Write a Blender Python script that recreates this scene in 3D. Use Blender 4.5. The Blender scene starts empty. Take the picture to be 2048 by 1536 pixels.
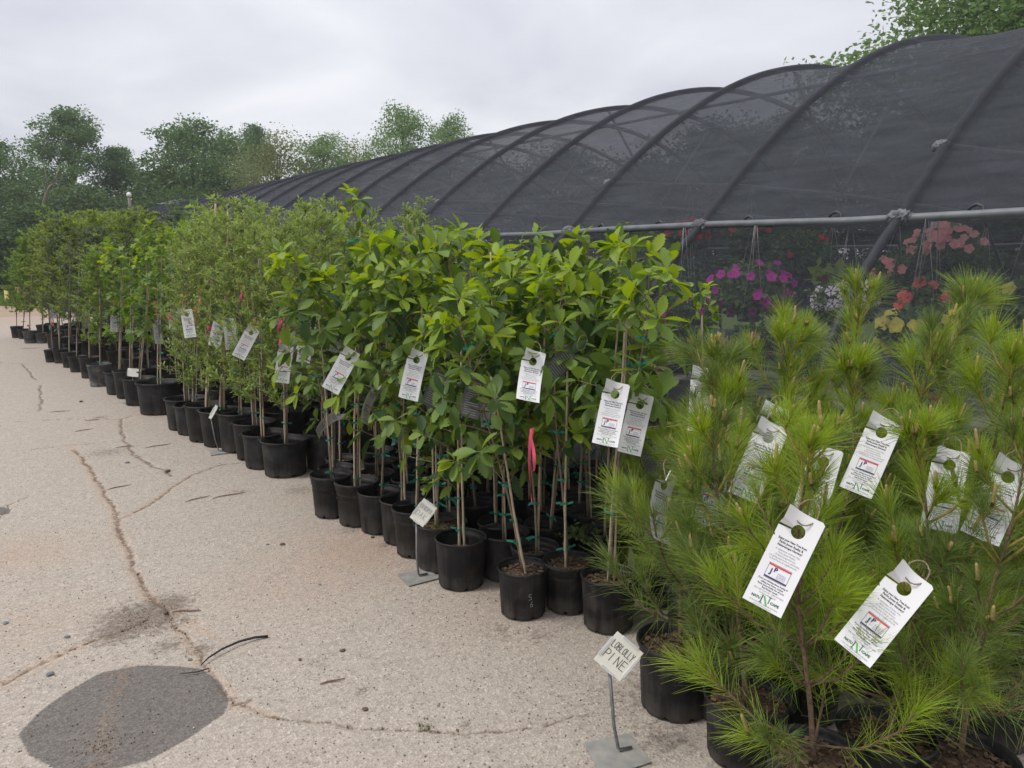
import bpy, bmesh, math, random
import numpy as np
from mathutils import Vector, Matrix, Quaternion

# ------------------------------------------------------------------ camera
F = 1540.0; CX = 1024.0; CY = 768.0            # photograph is 2048 x 1536
YH = 522.0; XV = -170.0; CAMH = 1.75
TH = math.atan((CY - YH) / F)
def _cam(x, y):
    r = (x - CX) / F; u = -(y - CY) / F
    return r, math.cos(TH) + u * math.sin(TH), -math.sin(TH) + u * math.cos(TH)
_r, _f, _u = _cam(XV, YH)
PSI = math.atan2(-_r, _f)
CP, SP = math.cos(PSI), math.sin(PSI)

sc = bpy.context.scene
C = sc.collection
cam_d = bpy.data.cameras.new('camera'); cam = bpy.data.objects.new('camera', cam_d); C.objects.link(cam)
cam_d.sensor_width = 36.0; cam_d.lens = 36.0 * F / 2048.0; cam_d.clip_end = 2000.0; cam_d.clip_start = 0.05
cam.location = (0, 0, CAMH); cam.rotation_euler = (math.pi / 2 - TH, 0, -PSI)
sc.camera = cam

# ------------------------------------------------------------------ sky, sun, exposure
SUN_EL = math.radians(58); SUN_AZ = math.radians(-70)      # azimuth clockwise from +Y
world = bpy.data.worlds.new('World'); sc.world = world; world.use_nodes = True
wn, wl = world.node_tree.nodes, world.node_tree.links
wn.clear()
w_out = wn.new('ShaderNodeOutputWorld'); w_bg = wn.new('ShaderNodeBackground'); w_bg2 = wn.new('ShaderNodeBackground')
w_sky = wn.new('ShaderNodeTexSky'); w_sky.sky_type = 'NISHITA'; w_sky.sun_disc = False
w_sky.sun_elevation = SUN_EL; w_sky.sun_rotation = SUN_AZ; w_sky.dust_density = 4.0
wl.new(w_sky.outputs[0], w_bg.inputs[0]); w_bg.inputs[1].default_value = 0.05
# overcast cloud deck: grey, a little brighter towards the zenith
w_tc = wn.new('ShaderNodeTexCoord'); w_sep = wn.new('ShaderNodeSeparateXYZ'); wl.new(w_tc.outputs['Generated'], w_sep.inputs[0])
w_div = wn.new('ShaderNodeVectorMath'); w_div.operation = 'DIVIDE'
w_addz = wn.new('ShaderNodeMath'); w_addz.operation = 'MULTIPLY_ADD'; w_addz.use_clamp = False
wl.new(w_sep.outputs[2], w_addz.inputs[0]); w_addz.inputs[1].default_value = 1.0; w_addz.inputs[2].default_value = 0.22
w_cmb = wn.new('ShaderNodeCombineXYZ')
for i in range(3): wl.new(w_addz.outputs[0], w_cmb.inputs[i])
wl.new(w_tc.outputs['Generated'], w_div.inputs[0]); wl.new(w_cmb.outputs[0], w_div.inputs[1])
w_n = wn.new('ShaderNodeTexNoise'); w_n.inputs['Scale'].default_value = 1.35; w_n.inputs['Detail'].default_value = 7.0
w_n.inputs['Roughness'].default_value = 0.5; w_n.inputs['Distortion'].default_value = 0.35
wl.new(w_div.outputs[0], w_n.inputs['Vector'])
w_cr = wn.new('ShaderNodeValToRGB'); wl.new(w_n.outputs[0], w_cr.inputs[0])
w_cr.color_ramp.elements[0].position = 0.33; w_cr.color_ramp.elements[0].color = (0.50, 0.508, 0.575, 1)
w_cr.color_ramp.elements[1].position = 0.66; w_cr.color_ramp.elements[1].color = (0.70, 0.712, 0.75, 1)
w_z = wn.new('ShaderNodeMapRange'); wl.new(w_sep.outputs[2], w_z.inputs[0])
w_z.inputs[1].default_value = 0.0; w_z.inputs[2].default_value = 1.0; w_z.inputs[3].default_value = 0.95; w_z.inputs[4].default_value = 1.5
wl.new(w_cr.outputs[0], w_bg2.inputs[0]); wl.new(w_z.outputs[0], w_bg2.inputs[1])
w_add = wn.new('ShaderNodeMixShader'); w_add.inputs[0].default_value = 0.93
wl.new(w_bg.outputs[0], w_add.inputs[1]); wl.new(w_bg2.outputs[0], w_add.inputs[2]); wl.new(w_add.outputs[0], w_out.inputs[0])

sun_d = bpy.data.lights.new('sun', 'SUN'); sun_d.energy = 1.5; sun_d.angle = math.radians(14); sun_d.color = (1.0, 0.955, 0.89)
sun = bpy.data.objects.new('sun', sun_d); C.objects.link(sun)
_sd = Vector((math.sin(SUN_AZ) * math.cos(SUN_EL), math.cos(SUN_AZ) * math.cos(SUN_EL), math.sin(SUN_EL)))
sun.rotation_euler = _sd.to_track_quat('Z', 'Y').to_euler()
vs = sc.view_settings; vs.view_transform = 'Standard'; vs.look = 'None'; vs.exposure = 0.40; vs.gamma = 1.0; vs.use_curve_mapping = False
sc.cycles.max_bounces = 6; sc.cycles.transparent_max_bounces = 10; sc.cycles.diffuse_bounces = 3; sc.cycles.transmission_bounces = 4
sc.cycles.use_denoising = True

# ------------------------------------------------------------------ pixel helpers
CAMP = Vector((0, 0, CAMH))
def ray(x, y):
    r, f, u = _cam(x, y)
    return Vector((r * CP + f * SP, -r * SP + f * CP, u))
def G(x, y, z=0.0):
    d = ray(x, y); return CAMP + d * ((z - CAMH) / d.z)
def D(x, y, depth):                       # at a distance along the camera's axis
    return CAMP + ray(x, y) * depth
AX = ray(CX, CY).normalized()
def depth_of(p): return (Vector(p) - CAMP).dot(AX)
def scale_at(x, y):  return ray(x, y)

# ------------------------------------------------------------------ object helpers
def tag(o, label=None, cat=None, group=None, kind=None):
    if label: o['label'] = label
    if cat: o['category'] = cat
    if group: o['group'] = group
    if kind: o['kind'] = kind
    return o
def empty(name, loc=(0, 0, 0), rz=0.0):
    o = bpy.data.objects.new(name, None); C.objects.link(o); o.location = loc; o.rotation_euler = (0, 0, rz); o.empty_display_size = 0.1
    return o
def obj(name, me, parent=None, M=None, kind=None):
    o = bpy.data.objects.new(name, me); C.objects.link(o)
    if parent is not None: o.parent = parent
    if M is not None: o.matrix_local = M
    if kind: o['kind'] = kind
    return o
class MB:
    """collects shapes, builds one mesh"""
    def __init__(s): s.v = []; s.f = []; s.m = []; s.sm = []
    def add(s, vs, fs, mi=0, smooth=True):
        b = len(s.v); s.v += [tuple(v) for v in vs]
        for f in fs: s.f.append(tuple(i + b for i in f)); s.m.append(mi); s.sm.append(smooth)
    def box(s, c, d, mi=0, R=None):
        c = Vector(c); vs = []
        for i in range(8):
            p = Vector(((i & 1) - .5, ((i >> 1) & 1) - .5, ((i >> 2) & 1) - .5)); p = Vector((p.x * d[0], p.y * d[1], p.z * d[2]))
            vs.append((R @ p if R else p) + c)
        s.add(vs, [(0, 2, 3, 1), (4, 5, 7, 6), (0, 1, 5, 4), (2, 6, 7, 3), (0, 4, 6, 2), (1, 3, 7, 5)], mi, False)
    def tube(s, pts, rad, n=6, mi=0, cap=True):
        pts = [Vector(p) for p in pts]; k = len(pts)
        if not hasattr(rad, '__len__'): rad = [rad] * k
        vs = []; ref = None
        for i in range(k):
            t = (pts[min(i + 1, k - 1)] - pts[max(i - 1, 0)])
            t = t.normalized() if t.length > 1e-9 else Vector((0, 0, 1))
            if ref is None: ref = Vector((1, 0, 0)) if abs(t.x) < .8 else Vector((0, 1, 0))
            a = (ref - t * ref.dot(t)).normalized(); b = t.cross(a); ref = a
            for j in range(n):
                an = 2 * math.pi * j / n; vs.append(pts[i] + (a * math.cos(an) + b * math.sin(an)) * rad[i])
        fs = []
        for i in range(k - 1):
            for j in range(n):
                fs.append((i * n + j, i * n + (j + 1) % n, (i + 1) * n + (j + 1) % n, (i + 1) * n + j))
        if cap:
            fs.append(tuple(range(n - 1, -1, -1))); fs.append(tuple((k - 1) * n + j for j in range(n)))
        s.add(vs, fs, mi, True)
    def lathe(s, prof, n=32, mi=0, mod=None):
        vs = []
        for r, z in prof:
            for j in range(n):
                a = 2 * math.pi * j / n; rr, zz = (r, z) if mod is None else mod(r, z, a)
                vs.append((rr * math.cos(a), rr * math.sin(a), zz))
        fs = []
        for i in range(len(prof) - 1):
            for j in range(n): fs.append((i * n + j, i * n + (j + 1) % n, (i + 1) * n + (j + 1) % n, (i + 1) * n + j))
        s.add(vs, fs, mi, True)
    def mesh(s, name, mats):
        me = bpy.data.meshes.new(name); me.from_pydata(s.v, [], s.f)
        for m in (mats if isinstance(mats, (list, tuple)) else [mats]): me.materials.append(m)
        me.polygons.foreach_set('material_index', s.m); me.polygons.foreach_set('use_smooth', s.sm); me.update()
        return me
def mesh_np(name, V, Fq, mats, mi=None, smooth=True):
    """V (n,3); Fq (m,k) same face size"""
    V = np.asarray(V, dtype=np.float32); Fq = np.asarray(Fq, dtype=np.int32); m, k = Fq.shape
    me = bpy.data.meshes.new(name); me.vertices.add(len(V)); me.vertices.foreach_set('co', V.ravel())
    me.loops.add(m * k); me.loops.foreach_set('vertex_index', Fq.ravel())
    me.polygons.add(m); me.polygons.foreach_set('loop_start', np.arange(0, m * k, k, dtype=np.int32))
    try: me.polygons.foreach_set('loop_total', np.full(m, k, dtype=np.int32))
    except Exception: pass
    for mt in (mats if isinstance(mats, (list, tuple)) else [mats]): me.materials.append(mt)
    if mi is not None: me.polygons.foreach_set('material_index', np.asarray(mi, dtype=np.int32))
    me.polygons.foreach_set('use_smooth', np.full(m, smooth, dtype=bool)); me.update(calc_edges=True); me.validate()
    return me
def join_np(name, V, Fq, mats4, mats, mi=None, smooth=True):
    """copies of a small mesh (V,Fq) under a list of 4x4 matrices, as ONE mesh"""
    A = np.array([[list(r) for r in M] for M in mats4], dtype=np.float32)         # k,4,4
    Vh = np.concatenate([V, np.ones((len(V), 1))], 1).astype(np.float32)
    W = np.einsum('kij,nj->kni', A, Vh)[:, :, :3].reshape(-1, 3)
    k = len(A); FF = (np.asarray(Fq)[None] + (np.arange(k) * len(V))[:, None, None]).reshape(-1, np.asarray(Fq).shape[1])
    return mesh_np(name, W, FF, mats, None if mi is None else np.repeat(mi, len(Fq)), smooth)

# ------------------------------------------------------------------ value noise (numpy)
def vnoise(x, y, seed=0):
    x = np.asarray(x, float); y = np.asarray(y, float); xi = np.floor(x).astype(np.int64); yi = np.floor(y).astype(np.int64)
    fx = x - xi; fy = y - yi; fx = fx * fx * (3 - 2 * fx); fy = fy * fy * (3 - 2 * fy)
    def h(a, b):
        n = (a * 374761393 + b * 668265263 + seed * 144665) & 0xffffffff; n = ((n ^ (n >> 13)) * 1274126177) & 0xffffffff
        return ((n ^ (n >> 16)) & 0xffff) / 65535.0
    return (h(xi, yi) * (1 - fx) + h(xi + 1, yi) * fx) * (1 - fy) + (h(xi, yi + 1) * (1 - fx) + h(xi + 1, yi + 1) * fx) * fy
def fbm(x, y, seed=0, o=4):
    s = 0; a = .5
    for i in range(o): s = s + a * vnoise(x * 2 ** i, y * 2 ** i, seed + i); a *= .5
    return s

# ------------------------------------------------------------------ materials
def newmat(name):
    m = bpy.data.materials.new(name); m.use_nodes = True; nt = m.node_tree; b = nt.nodes['Principled BSDF']; return m, nt, b
def mat(name, col, rough=.6, var=.25, scale=20., metal=0., bump=0., bscale=None, spec=.5, col2=None):
    m, nt, b = newmat(name); N, L = nt.nodes, nt.links
    b.inputs['Roughness'].default_value = rough; b.inputs['Metallic'].default_value = metal; b.inputs['Specular IOR Level'].default_value = spec
    tc = N.new('ShaderNodeTexCoord'); no = N.new('ShaderNodeTexNoise'); no.inputs['Scale'].default_value = scale; no.inputs['Detail'].default_value = 5
    L.new(tc.outputs['Object'], no.inputs['Vector'])
    cr = N.new('ShaderNodeValToRGB'); L.new(no.outputs[0], cr.inputs[0]); cr.color_ramp.elements[0].position = .3; cr.color_ramp.elements[1].position = .7
    a = [max(0, c * (1 - var)) for c in col]; d = col2 if col2 else [min(1, c * (1 + var)) for c in col]
    cr.color_ramp.elements[0].color = (*a, 1); cr.color_ramp.elements[1].color = (*d, 1); L.new(cr.outputs[0], b.inputs['Base Color'])
    if bump:
        n2 = N.new('ShaderNodeTexNoise'); n2.inputs['Scale'].default_value = bscale or scale * 3; n2.inputs['Detail'].default_value = 4
        L.new(tc.outputs['Object'], n2.inputs['Vector'])
        bp = N.new('ShaderNodeBump'); bp.inputs['Strength'].default_value = bump; bp.inputs['Distance'].default_value = .01
        L.new(n2.outputs[0], bp.inputs['Height']); L.new(bp.outputs[0], b.inputs['Normal'])
    return m
def leafmat(name, cols, rough=.5, transl=.35, spec=.4):
    """cols: list of colours picked at random for each leaf"""
    m, nt, b = newmat(name); N, L = nt.nodes, nt.links
    oi = N.new('ShaderNodeObjectInfo'); ge = N.new('ShaderNodeNewGeometry'); ad = N.new('ShaderNodeMath'); ad.operation = 'ADD'
    fr = N.new('ShaderNodeMath'); fr.operation = 'FRACT'
    L.new(oi.outputs['Random'], ad.inputs[0]); L.new(ge.outputs['Random Per Island'], ad.inputs[1]); L.new(ad.outputs[0], fr.inputs[0])
    cr = N.new('ShaderNodeValToRGB'); e = cr.color_ramp.elements; k = len(cols)
    for i, c in enumerate(cols):
        if i < 2: e[i].position = i / (k - 1); e[i].color = (*c, 1)
        else: x = e.new(i / (k - 1)); x.color = (*c, 1)
    for i, c in enumerate(cols): e[i].position = i / (k - 1); e[i].color = (*c, 1)
    L.new(fr.outputs[0], cr.inputs[0])
    tc = N.new('ShaderNodeTexCoord'); no = N.new('ShaderNodeTexNoise'); no.inputs['Scale'].default_value = 45; L.new(tc.outputs['Object'], no.inputs['Vector'])
    mx = N.new('ShaderNodeMix'); mx.data_type = 'RGBA'; mx.blend_type = 'MULTIPLY'; mx.inputs[0].default_value = .35
    L.new(cr.outputs[0], mx.inputs[6]); L.new(no.outputs[0], mx.inputs[7]); col = mx.outputs[2]
    L.new(col, b.inputs['Base Color']); b.inputs['Roughness'].default_value = rough; b.inputs['Specular IOR Level'].default_value = spec
    tr = N.new('ShaderNodeBsdfTranslucent'); hs = N.new('ShaderNodeHueSaturation'); hs.inputs['Hue'].default_value = .48; hs.inputs['Saturation'].default_value = 1.15; hs.inputs['Value'].default_value = 1.5
    L.new(col, hs.inputs['Color']); L.new(hs.outputs[0], tr.inputs[0])
    ms = N.new('ShaderNodeMixShader'); ms.inputs[0].default_value = transl; out = N['Material Output']
    L.new(b.outputs[0], ms.inputs[1]); L.new(tr.outputs[0], ms.inputs[2]); L.new(ms.outputs[0], out.inputs[0])
    return m

M = {}
M['soil'] = mat('soil', (.085, .058, .04), .95, .6, 60, bump=.8, bscale=130, spec=.1)
M['chip'] = leafmat('bark_chip', [(.07, .045, .03), (.14, .09, .06), (.22, .15, .10), (.10, .065, .045)], .9, 0.0, .1)
M['stem'] = mat('stem_bark', (.19, .145, .10), .85, .35, 60, bump=.4)
M['darkstem'] = mat('dark_stem_bark', (.085, .065, .05), .85, .35, 60, bump=.4)
M['bamboo'] = mat('bamboo', (.40, .32, .225), .6, .3, 25)
M['wstake'] = mat('pale_stake', (.46, .36, .23), .7, .2, 25)
M['tie'] = mat('green_tie_tape', (.012, .20, .13), .4, .25, 30)
M['limetag'] = mat('lime_tape', (.13, .36, .03), .45, .15, 30)
M['oak'] = leafmat('oak_leaf', [(.12, .205, .04), (.18, .285, .052), (.24, .35, .065), (.15, .24, .05), (.08, .15, .035)])
M['oaknew'] = leafmat('oak_new_leaf', [(.26, .40, .045), (.34, .46, .055), (.23, .37, .05)], transl=.42)
M['oakdark'] = leafmat('oak_dark_leaf', [(.045, .095, .026), (.065, .125, .032), (.035, .085, .030)])
M['live'] = leafmat('small_leaf', [(.17, .26, .075), (.26, .37, .10), (.36, .47, .145), (.20, .30, .085)], .45, .45)
M['lobed'] = leafmat('lobed_leaf', [(.11, .20, .040), (.165, .28, .048), (.22, .34, .06)], transl=.4)
M['elm'] = leafmat('fine_leaf', [(.17, .25, .065), (.24, .33, .075), (.31, .41, .09), (.15, .225, .065)], transl=.45)
M['grey_leaf'] = leafmat('grey_green_leaf', [(.12, .175, .09), (.17, .23, .115), (.13, .19, .085)], transl=.42)
M['needle'] = leafmat('pine_needle', [(.105, .185, .05), (.165, .26, .055), (.225, .32, .065), (.13, .205, .06), (.27, .28, .08)], .45, .25)
M['needlenew'] = leafmat('pine_new_needle', [(.28, .42, .040), (.36, .48, .055), (.24, .38, .05)], .45, .35)
M['candle'] = mat('pine_candle', (.36, .27, .10), .75, .3, 90, bump=.5)
M['shoot'] = mat('pine_shoot', (.30, .24, .055), .75, .35, 60, bump=.4)
M['pinebark'] = mat('pine_bark', (.155, .098, .06), .9, .4, 50, bump=.7, bscale=90)
M['card'] = mat('white_card', (.74, .74, .745), .55, .03, 8)
M['ink'] = mat('black_ink', (.045, .045, .055), .6, .1, 20)
M['greyink'] = mat('grey_ink', (.26, .26, .27), .6, .1, 20)
M['redink'] = mat('red_ink', (.62, .06, .075), .6, .08, 20)
M['navyink'] = mat('navy_ink', (.025, .025, .11), .6, .1, 20)
M['lilacink'] = mat('lilac_ink', (.33, .30, .47), .6, .1, 20)
M['dgreenink'] = mat('dark_green_ink', (.05, .15, .07), .6, .15, 20)
M['greenink'] = mat('green_ink', (.14, .42, .10), .6, .1, 20)
M['greycard'] = mat('dark_grey_card', (.095, .092, .095), .6, .1, 12)
M['twine'] = mat('twine', (.36, .28, .19), .95, .35, 200, bump=.8)
M['pink'] = mat('pink_ribbon', (.80, .10, .19), .45, .12, 30)
M['zinc'] = mat('galvanised_metal', (.42, .42, .40), .55, .2, 18, metal=.5, col2=(.52, .49, .45))
M['rod'] = mat('grey_rod', (.20, .205, .205), .5, .25, 40, metal=.5)
M['signwhite'] = mat('white_sign', (.80, .79, .70), .45, .04, 10)
M['signedge'] = mat('sign_clip', (.62, .63, .62), .4, .1, 20)
M['pencil'] = mat('pencil', (.10, .095, .09), .7, .2, 60)
M['faded'] = mat('faded_pencil', (.42, .42, .42), .7, .2, 60)
M['pipe'] = mat('steel_pipe', (.04, .043, .048), .5, .25, 12, metal=.25)
M['pipelight'] = mat('galvanised_pipe', (.14, .152, .162), .55, .18, 12, metal=.3)
M['wrap'] = mat('cloth_wrap', (.14, .145, .16), .8, .4, 30, bump=.8)
M['bark'] = mat('tree_bark', (.12, .10, .08), .95, .4, 3, bump=.6)
M['deadbark'] = mat('dead_bark', (.20, .16, .125), .95, .3, 3, bump=.6)
M['stick'] = mat('dark_stick', (.035, .028, .026), .85, .4, 40, bump=.5)
M['twigm'] = mat('twig_bark', (.19, .10, .07), .9, .35, 40)
M['rock'] = mat('brown_stone', (.16, .11, .085), .9, .4, 30, bump=.6)
M['slate'] = mat('grey_stone', (.17, .18, .20), .85, .3, 30, bump=.4)
M['terracotta'] = mat('terracotta', (.42, .12, .05), .8, .25, 14)
M['bench'] = mat('weathered_plank', (.27, .26, .25), .85, .3, 10, bump=.4)
M['benchleg'] = mat('bench_post', (.14, .135, .13), .9, .3, 10)
M['wire'] = mat('hanger_wire', (.22, .22, .22), .5, .1, 10)
M['basketgreen'] = leafmat('basket_leaf', [(.08, .15, .045), (.12, .21, .055), (.155, .25, .065)])
M['limeleaf'] = leafmat('lime_leaf', [(.30, .42, .06), (.24, .37, .06), (.36, .46, .08)], transl=.4)
for k, c in dict(pinkf=(.95, .42, .42), magenta=(.68, .05, .46), violet=(.36, .05, .33), whitef=(.92, .86, .92), purple=(.17, .07, .24), coral=(.90, .16, .13), yellowf=(.75, .70, .15), redf=(.85, .02, .07), orange=(.75, .24, .03)).items():
    M[k] = leafmat('petal_' + k, [c, tuple(min(1, x * 1.25) for x in c), tuple(x * .85 for x in c)], .6, .4, .2)
M['lampw'] = mat('lamp_glass', (.75, .75, .72), .4, .05, 5)
M['polew'] = mat('pole_wood', (.22, .185, .15), .9, .25, 4)
M['roofw'] = mat('white_metal_roof', (.75, .77, .78), .5, .05, 3)
M['yellowtag'] = mat('yellow_card', (.78, .72, .28), .6, .05, 10)
M['deadleaf'] = leafmat('dead_leaf', [(.20, .12, .07), (.11, .07, .05), (.30, .20, .13)], .9, .1, .1)
M['white_mark'] = mat('scratch', (.30, .31, .32), .8, .2, 40)
M['weed'] = leafmat('weed_leaf', [(.11, .17, .045), (.16, .22, .06)])

def potmat(name, base, dust):
    m, nt, b = newmat(name); N, L = nt.nodes, nt.links
    b.inputs['Specular IOR Level'].default_value = .30
    tc = N.new('ShaderNodeTexCoord'); oi = N.new('ShaderNodeObjectInfo'); mp = N.new('ShaderNodeVectorMath'); mp.operation = 'ADD'
    L.new(tc.outputs['Object'], mp.inputs[0]); L.new(oi.outputs['Random'], mp.inputs[1])
    no = N.new('ShaderNodeTexNoise'); no.inputs['Scale'].default_value = 9; no.inputs['Detail'].default_value = 8; no.inputs['Roughness'].default_value = .7; L.new(mp.outputs[0], no.inputs['Vector'])
    st = N.new('ShaderNodeMapping'); st.inputs['Scale'].default_value = (55, 55, 4); L.new(mp.outputs[0], st.inputs[0])
    n2 = N.new('ShaderNodeTexNoise'); n2.inputs['Scale'].default_value = 1; n2.inputs['Detail'].default_value = 4; L.new(st.outputs[0], n2.inputs['Vector'])
    sp = N.new('ShaderNodeSeparateXYZ'); L.new(tc.outputs['Object'], sp.inputs[0])
    mr = N.new('ShaderNodeMapRange'); L.new(sp.outputs[2], mr.inputs[0]); mr.inputs[1].default_value = 0; mr.inputs[2].default_value = .09; mr.inputs[3].default_value = .30; mr.inputs[4].default_value = 0.0   # soil splashed up the foot
    a = N.new('ShaderNodeMath'); a.operation = 'ADD'; L.new(no.outputs[0], a.inputs[0]); L.new(mr.outputs[0], a.inputs[1])
    a2 = N.new('ShaderNodeMath'); a2.operation = 'MULTIPLY_ADD'; L.new(n2.outputs[0], a2.inputs[0]); a2.inputs[1].default_value = .35; L.new(a.outputs[0], a2.inputs[2])
    cr = N.new('ShaderNodeValToRGB'); L.new(a2.outputs[0], cr.inputs[0]); e = cr.color_ramp.elements
    e[0].position = .62; e[0].color = (*base, 1); e[1].position = 1.15; e[1].color = (*dust, 1)
    L.new(cr.outputs[0], b.inputs['Base Color'])
    mr2 = N.new('ShaderNodeMapRange'); L.new(a2.outputs[0], mr2.inputs[0]); mr2.inputs[1].default_value = .5; mr2.inputs[2].default_value = .95; mr2.inputs[3].default_value = .40; mr2.inputs[4].default_value = .8; L.new(mr2.outputs[0], b.inputs['Roughness'])
    bp = N.new('ShaderNodeBump'); bp.inputs['Strength'].default_value = .12; bp.inputs['Distance'].default_value = .004; L.new(n2.outputs[0], bp.inputs['Height']); L.new(bp.outputs[0], b.inputs['Normal'])
    return m
M['pot'] = potmat('black_plastic', (.0065, .007, .008), (.062, .055, .048))
M['potgrey'] = potmat('weathered_plastic', (.035, .036, .038), (.20, .19, .18))

# shade cloth: woven black netting, part of the light passes between the threads
def clothmat(name, lo, hi):
    m, nt, b = newmat(name); N, L = nt.nodes, nt.links
    b.inputs['Roughness'].default_value = .75; b.inputs['Specular IOR Level'].default_value = .3
    tc = N.new('ShaderNodeTexCoord')
    mp = N.new('ShaderNodeMapping'); mp.inputs['Scale'].default_value = (1.2, 1.2, 9.0); L.new(tc.outputs['Object'], mp.inputs[0])
    no = N.new('ShaderNodeTexNoise'); no.inputs['Scale'].default_value = 1.6; no.inputs['Detail'].default_value = 6; no.inputs['Roughness'].default_value = .6; no.inputs['Distortion'].default_value = .8
    L.new(mp.outputs[0], no.inputs['Vector'])
    bp = N.new('ShaderNodeBump'); bp.inputs['Strength'].default_value = .55; bp.inputs['Distance'].default_value = .03; L.new(no.outputs[0], bp.inputs['Height']); L.new(bp.outputs[0], b.inputs['Normal'])
    cr = N.new('ShaderNodeValToRGB'); L.new(no.outputs[0], cr.inputs[0]); cr.color_ramp.elements[0].position = .35; cr.color_ramp.elements[1].position = .7
    cr.color_ramp.elements[0].color = (.027, .031, .040, 1); cr.color_ramp.elements[1].color = (.042, .047, .058, 1); L.new(cr.outputs[0], b.inputs['Base Color'])
    tr = N.new('ShaderNodeBsdfTransparent'); ms = N.new('ShaderNodeMixShader')
    mr = N.new('ShaderNodeMapRange'); L.new(no.outputs[0], mr.inputs[0]); mr.inputs[1].default_value = .3; mr.inputs[2].default_value = .7; mr.inputs[3].default_value = lo; mr.inputs[4].default_value = hi
    L.new(mr.outputs[0], ms.inputs[0]); L.new(tr.outputs[0], ms.inputs[1]); L.new(b.outputs[0], ms.inputs[2]); L.new(ms.outputs[0], N['Material Output'].inputs[0])
    return m
M['cloth'] = clothmat('shade_cloth', .64, .78); M['sidecloth'] = clothmat('side_netting', .30, .40)

# ------------------------------------------------------------------ ground
def seg_dist(P, poly):
    """distance of points P (n,2) to a polyline [(x,y)..]"""
    best = np.full(len(P), 1e9)
    for a, b in zip(poly[:-1], poly[1:]):
        a = np.array(a); b = np.array(b); ab = b - a; t = np.clip(((P - a) @ ab) / (ab @ ab + 1e-12), 0, 1)
        best = np.minimum(best, np.hypot(*(P - (a + t[:, None] * ab)).T))
    return best
def poly_sd(P, poly):
    d = seg_dist(P, poly + [poly[0]]); ins = np.zeros(len(P), bool); n = len(poly)
    for i in range(n):
        (x1, y1), (x2, y2) = poly[i], poly[(i + 1) % n]
        c = ((y1 > P[:, 1]) != (y2 > P[:, 1])) & (P[:, 0] < (x2 - x1) * (P[:, 1] - y1) / (y2 - y1 + 1e-12) + x1)
        ins ^= c
    return np.where(ins, d, -d)
def gp(pts): return [tuple(G(x, y)[:2]) for x, y in pts]

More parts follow.
